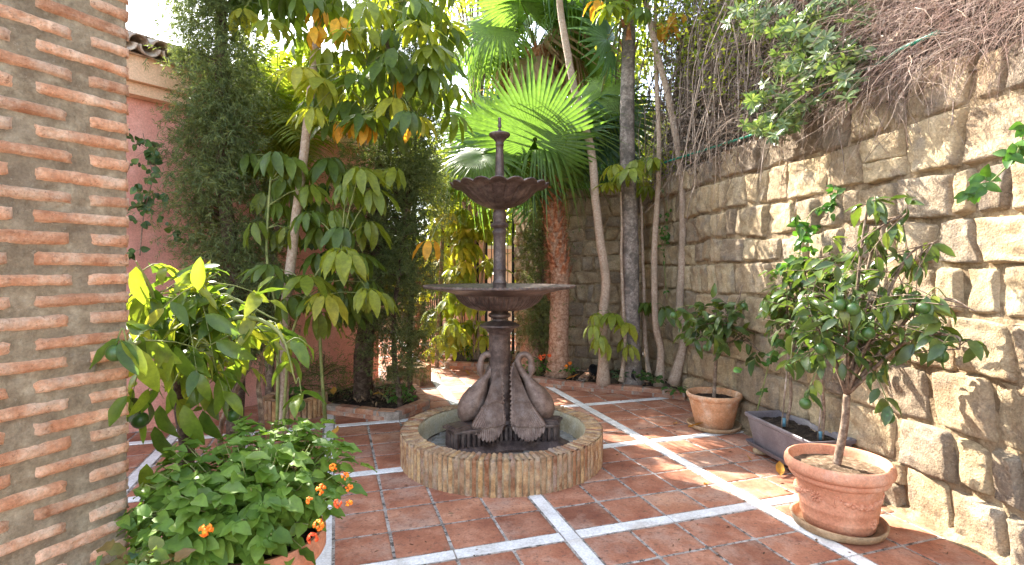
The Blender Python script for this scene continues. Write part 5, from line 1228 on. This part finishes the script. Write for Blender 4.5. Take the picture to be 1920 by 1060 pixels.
# ================================================================ LANTANA AND SMALL POTS, FRONT LEFT
lc = Vector((-1.04, 2.17, 0))
pf_ = [(.17, 0), (.18, .01), (.235, .36), (.262, .362), (.27, .375), (.27, .43), (.262, .438), (.245, .436), (.24, .40)]
pot('terracotta_pot', 'orange terracotta pot half hidden under the flowering lantana at the bottom edge', Vector((-.99, 2.13, ZT)), [(r*.92, z*1.12) for r, z in pf_], .44, .215, M_terra, soilm=M_soil)
lan = thing('lantana', 'bushy green lantana with small orange flower heads in the front left pot', 'shrub', (lc.x, lc.y, .4))
lanm = [leaf_mesh('leaf', L_lan, L, W, curl=c, fold=f, n=5, wav=.07, shape=.7, seed=70+i) for i, (L, W, c, f) in enumerate(((.075, .052, .4, .3), (.065, .046, .7, .2), (.085, .056, .25, .35), (.055, .04, .5, .4)))]
st = MB(); lps = []
lcen = Vector((lc.x-.03, lc.y, .55)); lr = (.42, .38, .32)
for i in range(235):
    u = Vector((rnd.gauss(0, 1), rnd.gauss(0, 1)-.35, abs(rnd.gauss(0, .9))-.12)).normalized()
    if i > 205: u = Vector((rnd.gauss(0, .8), -abs(rnd.gauss(.8, .4)), rnd.uniform(-.45, .1))).normalized()
    k = rnd.uniform(.78, 1.06)*(1+.14*noise.noise(u*2.3)); e = lcen+Vector((u.x*lr[0]*k, u.y*lr[1]*k, u.z*lr[2]*k+(.12*max(0, u.x)+.02)))
    if e.x < -1.406+.25 and e.y < 1.9 and e.x < -1.3: continue
    s = Vector((-1.0+u.x*.08, 2.13+u.y*.08, .46)); B = branch(st, [tuple(s), tuple((s+e)/2+Vector((0, 0, .05))), tuple(e)], .004, .002, 8, 4)
    for j in range(10):
        p = Vector(B[7-min(5, j//2)]); a = j*1.57+rnd.uniform(-.4, .4); d = Vector((math.cos(a), math.sin(a), -.25))*.9+u*.5; lps.append((p+Vector((rnd.gauss(0, .012),)*3), d, u, j))
st.build('stems', M_stem, lan, kind='stuff')
lps = [q for q in lps if not (q[0].z < .47 and q[0].y < 2.0 and -1.06 < q[0].x < -.74)]; lps.sort(key=lambda q: q[3]+q[0].y); cb_ = MB()
for i, (p, d, u, j) in enumerate(lps):
    M = orient(p, d, Vector((u.x*.6+rnd.gauss(0, .25), u.y*.6+rnd.gauss(0, .25), 1)), rnd.uniform(.75, 1.2)*(1-.03*j))
    if i < 300: mo('leaf', rnd.choice(lanm), lan, M)
    else: V, Fc = leaf_pts(.072, .05, .4, .3, 4, .07, .7, i); cb_.add(xf(V, M), Fc)
cb_.build('foliage', L_lan, lan, kind='stuff')
def flower(root, c, mat, r=.016, name='flower', n=16, seed=0):
    rr = random.Random(seed); m = MB(); c = Vector(c)
    for i in range(n):
        u = Vector((rr.gauss(0, 1), rr.gauss(0, 1)-.3, rr.gauss(0, 1)+.5)).normalized(); p = c+u*r*.8; t = u.cross(Vector((.3, .2, 1))).normalized(); b_ = u.cross(t); s = r*.42
        V = [p+t*s+u*.002, p+b_*s+u*.0035, p-t*s+u*.002, p-b_*s+u*.0035, p+u*.006, p-u*.006]
        m.add(V, [(0, 1, 4), (1, 2, 4), (2, 3, 4), (3, 0, 4), (1, 0, 5), (2, 1, 5), (3, 2, 5), (0, 3, 5)])
    return m.build(name, mat, root)
for i, (x, y, Y, s) in enumerate(((386, 994, 1.68, .021), (601, 918, 2.0, .017), (634, 944, 2.05, .015), (655, 915, 2.1, .012), (597, 985, 1.95, .018), (587, 1010, 1.95, .019), (580, 939, 2.0, .01), (624, 877, 2.1, .013), (313, 840, 2.35, .012), (322, 846, 2.35, .011), (475, 872, 2.2, .008), (457, 863, 2.2, .008), (647, 893, 2.12, .012), (655, 945, 2.1, .011))):
    flower(lan, A(x, y, Y-(.14 if x > 560 else 0)), M_flow if i % 3 != 2 else M_redf, s, seed=i)
cp = thing('coleus', 'low variegated pink and green leaves poking up at the bottom left corner', 'plant', A(260, 1060, 1.72))
colm = [leaf_mesh('leaf', L_cole, .07, .05, curl=.4, fold=.3, n=5, wav=.08, shape=.7, seed=i) for i in range(3)]
for i in range(34):
    p = A(rnd.uniform(190, 335), rnd.uniform(1028, 1075), rnd.uniform(1.6, 1.85))
    if (p-PE).dot(fn_) < .03: continue
    mo('leaf', rnd.choice(colm), cp, orient(p, Vector((rnd.gauss(0, 1), rnd.gauss(-.4, 1), rnd.gauss(0, .5))), Vector((rnd.gauss(0, .4), -.5, 1)), rnd.uniform(.6, 1)))
m = MB(); branch(m, [tuple(A(260, 1250, 1.72)), tuple(A(258, 1150, 1.72)), tuple(A(255, 1050, 1.72))], .008, .003, 8, 6); m.build('stem', M_stem, cp)

# ================================================================ CREEPERS AND SMALL PLANTS
def creeper(name, label, cat, pts, n, mesh, mat_st, spread, seed, root=None, nrm=(0, -1, .3), size=1, down=.5, sub='leaf'):
    r = random.Random(seed); root = root or thing(name, label, cat, pts[0]); m = MB(); P = spline([tuple(p) for p in pts], 40)
    m.tube([Vector(q) for q in P], [.005*(1-.6*i/39)+.001 for i in range(40)], 5)
    tw = []
    for i in range(max(4, n//7)):
        s = Vector(P[r.randrange(2, 40)]); e = s+Vector((r.gauss(0, spread[0]), r.gauss(0, spread[1]), r.gauss(0, spread[2])))
        B = branch(m, [tuple(s), tuple((s+e)/2+Vector((0, 0, .02))), tuple(e)], .002, .001, 6, 3); tw += [Vector(q) for q in B]
    m.build('stem', mat_st, root)
    for i in range(n):
        p = r.choice(tw); mo(sub, r.choice(mesh), root, orient(p, Vector((r.gauss(0, .8), r.gauss(-.1, .4), r.gauss(-down, .6))), Vector(nrm)+Vector((r.gauss(0, .35), r.gauss(0, .35), r.gauss(0, .35))), size*r.uniform(.6, 1.15)))
    return root
ivm = [leaf_mesh('leaf', L_ivy, .075, .055, curl=.3, fold=.2, n=5, shape=.75, seed=i) for i in range(3)]
vim = [leaf_mesh('leaf', L_vine, .075, .045, curl=.4, fold=.25, n=5, shape=.7, seed=i) for i in range(3)]
creeper('climbing_plant', 'dark round-leaved climber on the pink wall just right of the brick pillar', 'climber', [A(262, 480, 4.9), A(270, 400, 4.9), A(285, 330, 4.85), A(268, 250, 4.85)], 150, ivm, M_bark2, (.20, .08, .16), 1, size=1.05)
creeper('climbing_plant', 'leafy climber covering the pink wall behind the umbrella tree stems', 'climber', [A(620, 490, 6.2), A(590, 430, 6.2), A(560, 340, 6.2), A(540, 280, 6.2)], 230, ivm, M_bark2, (.38, .06, .26), 2, size=1.25)
creeper('climbing_plant', 'bright green sprig hanging into view at the right-hand edge of the stone wall', 'climber', [A(1925, 230, 2.62), A(1905, 290, 2.6), A(1870, 330, 2.62), A(1828, 362, 2.66)], 42, vim, M_stem, (.05, .03, .04), 3, nrm=(-.6, -1, .2))
creeper('climbing_plant', 'green climber on the stone wall above the grey planter', 'climber', [A(1500, 700, 4.15), A(1505, 560, 4.15), A(1500, 470, 4.15), A(1520, 400, 4.15), A(1570, 380, 3.95)], 190, vim, M_stem, (.15, .05, .16), 4, nrm=(-.8, -.6, .2), size=.95)
creeper('climbing_plant', 'small creeper crossing the shaded back wall near its corner', 'climber', [A(1250, 560, 6.75), A(1245, 470, 6.85), A(1252, 400, 6.8), A(1240, 340, 6.95)], 70, vim, M_stem, (.08, .05, .16), 5, size=.7)
creeper('climbing_plant', 'wispy leafy shoots low on the stone wall behind the plain pot', 'climber', [A(1420, 770, 4.72), A(1440, 690, 4.6), A(1455, 640, 4.5)], 36, vim, M_stem, (.08, .04, .08), 6, nrm=(-.8, -.6, .2), size=.9)
creeper('climbing_plant', 'dark leafy growth hanging over the top of the back wall', 'climber', [A(1080, 330, 7.9), A(1110, 335, 7.9), A(1150, 338, 7.85), A(1205, 330, 7.7)], 170, ivm, M_bark2, (.16, .08, .14), 7, size=.9)
def tuft(name, label, cat, c, n, mesh, h, sp, seed, flowers=0, fm=None):
    r = random.Random(seed); root = thing(name, label, cat, c); m = MB(); c = Vector(c)
    for i in range(n):
        a = r.uniform(0, 6.28); e = c+Vector((math.cos(a)*sp*r.random(), math.sin(a)*sp*r.random(), h*r.uniform(.3, 1)))
        if i % 4 == 0: m.tube([tuple(c), tuple(e)], [.003, .0015], 4)
        mo('leaf', r.choice(mesh), root, orient(e, Vector((math.cos(a), math.sin(a), r.uniform(-.5, .5))), (r.gauss(0, .3), -.4+r.gauss(0, .3), 1), r.uniform(.5, 1)))
    m.build('stem', M_stem, root)
    for i in range(flowers): flower(root, c+Vector((r.gauss(0, sp*.6), -sp*.4+r.gauss(0, .03), h*r.uniform(.9, 1.25))), fm, .028, seed=i)
tuft('parsley_plant', 'bright green leafy herb beside the thin juniper stem in the angular bed', 'herb', G(750, 762, .08), 70, vim, .22, .14, 1)
tuft('geranium', 'small geranium with orange-red flowers at the foot of the leaning palm', 'flower', A(1008, 706, 7.25), 60, vim, .24, .18, 2, 4, M_redf)
tuft('geranium', 'pale green seedling with an orange flower beside the red palm trunk', 'flower', A(1066, 706, 6.98), 22, vim, .14, .1, 3, 2, M_flow)
tuft('succulent', 'small blue-green rosette plant between the first pale trunk and the grey one', 'plant', A(1162, 716, 6.7), 26, [leaf_mesh('leaf', L_fand, .07, .03, curl=.1, fold=.5, n=4, seed=5)], .14, .08, 4)
tuft('ground_plant', 'dark low leaves at the base of the grey ringed trunk', 'plant', A(1198, 712, 6.72), 30, ivm, .1, .12, 5)
tuft('ground_plant', 'dark low leaves at the base of the slim straight pale trunk', 'plant', A(1225, 718, 6.5), 30, ivm, .1, .12, 6)
tuft('ground_plant', 'green seedlings at the corner where the kerb meets the sunny wall', 'plant', A(1268, 738, 6.3), 30, vim, .08, .14, 7)
tuft('ground_plant', 'leafy plants in the sunlit bed by the gate', 'plant', Vector((-.65, 8.45, .1)), 60, vim, .3, .3, 8, 2, M_redf)
tuft('ground_plant', 'leafy clump in the round planter beside the pink wall', 'plant', Vector((-2.28, 5.72, .2)), 26, vim, .1, .12, 9)

# fallen leaves
dm = [leaf_mesh('leaf', L_dead, .13, .06, curl=c, fold=f, n=5, wav=.15, seed=i) for i, (c, f) in enumerate(((.5, .6), (-.4, .5), (.9, .3)))]
dead = [(612, 772, 2, 'curled yellow fallen leaf against the foot of the angular bed'), (622, 822, 2, 'orange-yellow fallen leaf on the white strip beside the lantana'), (1290, 803, 2, 'pale crumpled fallen leaf beside the saucer of the plain pot'), (1270, 797, 1, 'small brown fallen leaf left of the plain pot'), (1462, 895, 2, 'yellow fallen leaf under the edge of the planter tray'), (1325, 911, 1, 'tiny brown leaf on the tile before the long white strip'), (880, 705, 2, 'brown leaf litter on the sunny paving behind the basin'), (850, 694, 1, 'dry leaf on the sunny paving near the far bed'), (1410, 867, 1, 'thin dry leaf on the paving beside the grey planter'), (700, 742, 2, 'yellow leaf lying on the soil of the angular bed'), (625, 742, 2, 'ochre leaf lying in the left corner of the angular bed'), (1062, 712, 2, 'yellow leaf hanging over the kerb by the red palm')]
for x, y, k, lab in dead:
    z = .02 if y not in (742, 712) else .16
    o = mo('fallen_leaf', rnd.choice(dm), None, orient(G(x, y, z)+Vector((0, 0, .012)), (rnd.gauss(0, 1), rnd.gauss(0, 1), .1), (rnd.gauss(0, .3), rnd.gauss(0, .3), 1), 1.1 if k == 2 else .5)); tag(o, lab, 'leaf')
P = []
for i in range(500):
    if i % 2: p = at_s(P_, L_, rng.uniform(0, L_[-1]))[0]+Vector((rng.normal()*.1, rng.uniform(.12, 1.1), .12))
    else: a = rng.uniform(0, 6.28); r_0 = rng.uniform(0, .5); p = hc+Vector((math.cos(a)*r_0, math.sin(a)*r_0*.8, .12))
    P.append(tuple(p))
v, f_ = leafcloud(np.array(P), rng, .06, .022, 0.1); o = arrtri('leaf_litter', v, f_, surf('brown_litter', [(.3, (.10, .06, .035)), (.7, (.22, .14, .08))], 12, .9, [(0, g(.5)), (1, g(1.4))], island=True), None, 'stuff'); o['label'] = 'dry brown leaf litter on the soil of the beds'; o['category'] = 'leaf litter'

P = []
while len(P) < 150:
    p = G(rng.uniform(300, 1800), rng.uniform(700, 1060), .0145)
    if on_floor(p) and (p-FC).length > FR+.02: P.append(tuple(p))
D = rng.normal(size=(150, 3))*np.array([1, 1, .12]); v, f_ = blades(np.array(P), D, rng.uniform(.012, .045, 150), rng.uniform(.004, .014, 150), rng)
o = arrtri('leaf_crumbs', v, f_, bpy.data.materials['brown_litter'], None, 'stuff'); o['label'] = 'crumbs of dry leaf scattered over the paving'; o['category'] = 'leaf litter'
# ================================================================ DRY VINES, SHRUB AND GRASS ABOVE THE WALL
def strands(n, f0, L, r0, sides, mat, name, root, seed, grav=.35, wander=.35, segs=9):
    r = np.random.default_rng(seed); m = MB()
    for i in range(n):
        p, d = f0(r); p = np.array(p, float); d = np.array(d, float); d /= np.linalg.norm(d); l = L*r.uniform(.4, 1.3)/segs; pts = [p.copy()]
        for k in range(segs):
            d = d+r.normal(size=3)*wander*.5+np.array([0, 0, -grav*.3]); d /= np.linalg.norm(d); p = p+d*l; pts.append(p.copy())
        rr = r0*r.uniform(.5, 1.4); m.tube([Vector(q) for q in pts], [rr*(1-.6*k/segs) for k in range(segs+1)], sides, False)
    return m.build(name, mat, root, kind='stuff', smooth=True)
tang = thing('dry_vine', 'tangled dry brown creeper hanging over the far end of the stone wall', 'vine', (2.3, 6, 2.7))
def wp(s, d, z):
    p, nn = at_s(PR, LR, s); q = p+nn*d; return (q.x, q.y, z)
SE = LR[-1]
def tz(r): 
    z = 2.66+r.random()**.8*2.6; return z
def f0(r):
    s = r.uniform(SE-4.4, SE-.15); z = tz(r); d = -.01-(z-2.65)*.10+r.normal()*.09; return wp(s, d, z), (r.normal()*.6-.25, r.normal()*.6, -.5+r.normal()*.6)
strands(2100, f0, .75, .0034, 3, M_twig, 'stems', tang, 1, .5, .55, 8)
def f1_(r):
    s = r.uniform(SE-4.2, SE+.0); z = r.uniform(3.6, 5.2); return wp(s, .02+r.normal()*.08, z), (r.normal()*.25-.1, r.normal()*.25, -1)
strands(170, f1_, 1.7, .0065, 4, M_twig, 'long_stem', tang, 2, .6, .22, 14)
P = []
for i in range(26000):
    s = rng.uniform(SE-4.6, SE-.1); z = 2.6+rng.random()*2.7; P.append(wp(s, -.03-(z-2.65)*.11+rng.normal()*.12, z))
v, f_ = leafcloud(np.array(P), rng, .045, .014, .4); arrtri('dry_leaves', v, f_, M_twig, tang, 'stuff')
for k, (x0, y0, Y0, x1, y1, Y1) in enumerate(((1452, 265, 4.6, 1535, 400, 4.3), (1512, 290, 4.5, 1576, 392, 4.2), (1315, 120, 6, 1330, 310, 5.9), (1370, 110, 5.6, 1365, 340, 5.4), (1772, 95, 3.2, 1785, 235, 3.05), (1493, 290, 4.45, 1490, 400, 4.4))):
    a, b_ = A(x0, y0, Y0), A(x1, y1, Y1); m = MB(); m.tube([Vector(q) for q in spline([tuple(a), tuple((a+b_)/2+Vector((.03, 0, .02))), tuple(b_)], 14)], .0035, 5); m.build('hanging_stem', M_twig, tang)
# green foliage in the vine
gv = thing('creeper', 'patches of green leafy creeper growing through the dry vines at the top edge', 'creeper', (2.4, 6.4, 4))
P = []
for cx, cy, Y, n, sp in ((1480, 10, 5.0, 900, .22), (1420, 60, 5.4, 700, .25), (1300, 60, 6.5, 900, .35), (1250, 40, 6.9, 800, .3), (1330, 20, 6.2, 900, .3), (1285, 130, 6.6, 260, .2), (1390, 25, 5.6, 900, .3), (1330, 180, 6.3, 120, .2), (1240, 320, 7.2, 260, .12), (1280, 300, 6.6, 160, .1), (1380, 150, 5.5, 200, .16), (1450, 180, 4.9, 200, .12)):
    c = np.array(A(cx, cy, Y)); P.append(c+rng.normal(size=(n, 3))*sp*np.array([1, 1, .8]))
v, f_ = leafcloud(np.concatenate(P), rng, .055, .028, .2); arrtri('foliage', v, f_, L_bg, gv, 'stuff')
# rosette-leaved shrub with a thick branch
pit = thing('shrub', 'glossy rosette-leaved shrub leaning over the wall on a thick brown branch', 'shrub', A(1655, 140, 3.85))
m = MB(); rootp = A(1655, 135, 3.85)
Bq = []
for pts, a, b_ in (([rootp, A(1625, 85, 3.9), A(1600, 45, 4.0), A(1550, 40, 4.2), A(1500, 60, 4.4)], .045, .016), ([rootp+Vector((.02, 0, .0)), A(1635, 60, 3.95), A(1612, 0, 4.0), A(1590, -80, 4.1)], .04, .02), ([A(1600, 45, 4.0), A(1560, 90, 4.1), A(1520, 150, 4.2), A(1470, 200, 4.4)], .018, .007), ([A(1550, 40, 4.2), A(1500, 0, 4.3), A(1440, -20, 4.6)], .016, .007), ([A(1612, 0, 4.0), A(1560, -30, 4.0), A(1500, -60, 4.2)], .016, .007)):
    Bq += [Vector(q) for q in branch(m, [tuple(p) for p in pts], a, b_, 16, 10)]
m.build('branch', surf('brown_branch', [(.3, (.15, .07, .045)), (.7, (.29, .15, .10))], 14, .85, b=(.6, .006, 60)), pit)
def rosmesh(seed, n=11, L=.085):
    r = random.Random(seed); m = MB()
    for i in range(n):
        a = i*2.4; el = r.uniform(-.15, .65); d = Vector((math.cos(a)*math.cos(el), math.sin(a)*math.cos(el), math.sin(el))); V, Fc = leaf_pts(L*r.uniform(.7, 1.1), L*.28, .2, .3, 4, seed=i, shape=1.5); m.add(xf(V, orient((0, 0, 0), d, (0, 0, 1))), Fc)
    m.tube([(0, 0, -.09), (0, 0, 0)], [.003, .002], 4, False); return m.me('leaf_rosette', L_pit)
rosm = [rosmesh(i) for i in range(4)]; tw = MB()
clus = ((1440, 25, 4.6, 20, 42), (1500, 60, 4.3, 34, 48), (1565, 110, 4.1, 30, 45), (1590, 170, 4.0, 10, 20), (1520, 150, 4.2, 30, 42), (1475, 210, 4.35, 34, 36), (1435, 235, 4.5, 22, 24), (1540, 20, 4.2, 26, 45), (1600, 100, 3.95, 20, 32), (1465, 130, 4.5, 20, 38), (1620, 20, 4.0, 14, 30), (1420, 190, 4.7, 12, 22), (1400, 30, 4.9, 18, 30))
for cx, cy, Y, n, sp in clus:
    for i in range(int(n*.9)):
        p = A(rnd.gauss(cx, sp*.62), rnd.gauss(cy, sp*.58), Y+rnd.gauss(-.28, .15)); s = min(Bq, key=lambda q: (q-p).length)
        d = Vector((rnd.gauss(-.3, .5), rnd.gauss(-.55, .4), rnd.gauss(.5, .5))).normalized(); q = p-d*.12
        if i % 3 == 0: tw.tube([tuple(s), tuple((s+q)/2+Vector((0, 0, -.03))), tuple(q)], [.004, .003, .002], 4, False)
        M = d.to_track_quat('Z', 'Y').to_matrix().to_4x4(); M.translation = p; mo('leaf_rosette', rnd.choice(rosm), pit, M @ Matrix.Scale(rnd.uniform(.7, 1.15), 4))
tw.build('twigs', M_twig, pit, kind='stuff')
# reddish dry grass hanging at the top right
gr = thing('dry_grass', 'reddish dry grass spilling over the wall in the top right corner', 'grass', (2.6, 3.2, 2.8))
def f2(r):
    x = r.uniform(1620, 1960); t = (x-960)/F; y0 = 0
    s = r.uniform(1.6, SE-4.0); z = r.uniform(2.72, 3.7); return wp(s, -.03-(z-2.7)*.15+abs(r.normal())*.05, z), (-.45+r.normal()*.35, r.normal()*.5, r.normal()*.7)
strands(5200, f2, .45, .0012, 3, M_rtwig, 'blades', gr, 3, .7, .16, 6)
def f3(r):
    s = r.uniform(1.6, SE-3.6); z = r.uniform(2.68, 4.2); return wp(s, -.02-(z-2.7)*.13, z), (-.4+r.normal()*.6, r.normal()*.8, r.normal()*.6)
strands(1500, f3, .8, .0021, 3, M_twig, 'twigs', gr, 4, .35, .35, 8)
strands(160, lambda r: (wp(r.uniform(SE-6.3, SE-3.2), -.02+abs(r.normal())*.04, 2.74+r.random()*.1), (-.5+r.normal()*.5, r.normal(), .1)), .5, .0032, 4, M_twig, 'roots', gr, 6, .7, .5, 8)
P = []
for i in range(9000):
    s = rng.uniform(1.5, SE-3.8); z = 2.66+rng.random()*2.4; P.append(wp(s, -.05-(z-2.65)*.13+rng.normal()*.10, z))
v, f_ = leafcloud(np.array(P), rng, .05, .012, .4); arrtri('dry_leaves', v, f_, M_twig, gr, 'stuff')

# ================================================================ TREES BEYOND
def far_tree(label, x, y, z, r, n, seed, mat=None, L=.16, th=.09, grp='leafy trees beyond the garden'):
    root = thing('tree', label, 'tree', (x, y, 0), grp); rg = np.random.default_rng(seed); m = MB(); P = []; 
    branch(m, [(x, y, 0), (x+.1, y, z*.5), (x, y, z)], th, th*.5, 14, 8)
    for i in range(34):
        u = unit(rg.normal(size=3))*rg.uniform(.45, 1)**.6; c = np.array([x, y, z])+u*np.array([r, r, r*.85]); branch(m, [(x, y, z*.55+.2*rg.random()*z), tuple((c+np.array([x, y, z]))/2), tuple(c)], th*.3, .01, 8, 5)
        k = int(n/34*rg.uniform(.5, 1.5)); P.append(c+rg.normal(size=(k, 3))*r*.17)
    m.build('trunk', M_bark2, root); v, f_ = leafcloud(np.concatenate(P), rg, L, L*.42, .45); arrtri('crown', v, f_, mat or L_bg, root, 'stuff')
far_tree('yellow-green tree filling the gap left of the tall fan palm', -.9, 11.8, 4.0, 1.6, 3600, 1)
far_tree('light tree glimpsed between the umbrella tree and the gate', -2.6, 13.2, 4.6, 1.9, 4200, 2)
far_tree('tree standing behind the tall fan palm', .9, 12.6, 5.0, 1.8, 3800, 3)
far_tree('tree rising behind the back wall right of the red palm', 2.3, 11.6, 3.9, 1.35, 3600, 4)
far_tree('sparse tree behind the grey ringed trunk', 1.75, 10.0, 5.6, 1.0, 1700, 5)
far_tree('dark bushy tree above the back wall', 1.2, 9.6, 3.0, .85, 3600, 6, L_ivy, .12)
far_tree('slender tree whose crown closes the gap left of the tall fan palm leaves', -.7, 10.6, 6.4, 1.0, 1900, 9)
far_tree('low bush between the juniper stems and the path', -1.9, 10.6, 1.6, .9, 2600, 8)
hedge = thing('hedge', 'tall green hedge closing the view behind the far trees', 'hedge', (0, 16.5, 0))
P = np.stack([rng.uniform(-2.0, 9, 26000), rng.normal(16.5, .35, 26000), rng.uniform(0, 4.6, 26000)], 1); P[:, 2] += .5*np.sin(P[:, 0]*1.7)
v, f_ = leafcloud(P, rng, .22, .10, .4); arrtri('foliage', v, f_, L_bg, hedge, 'stuff')
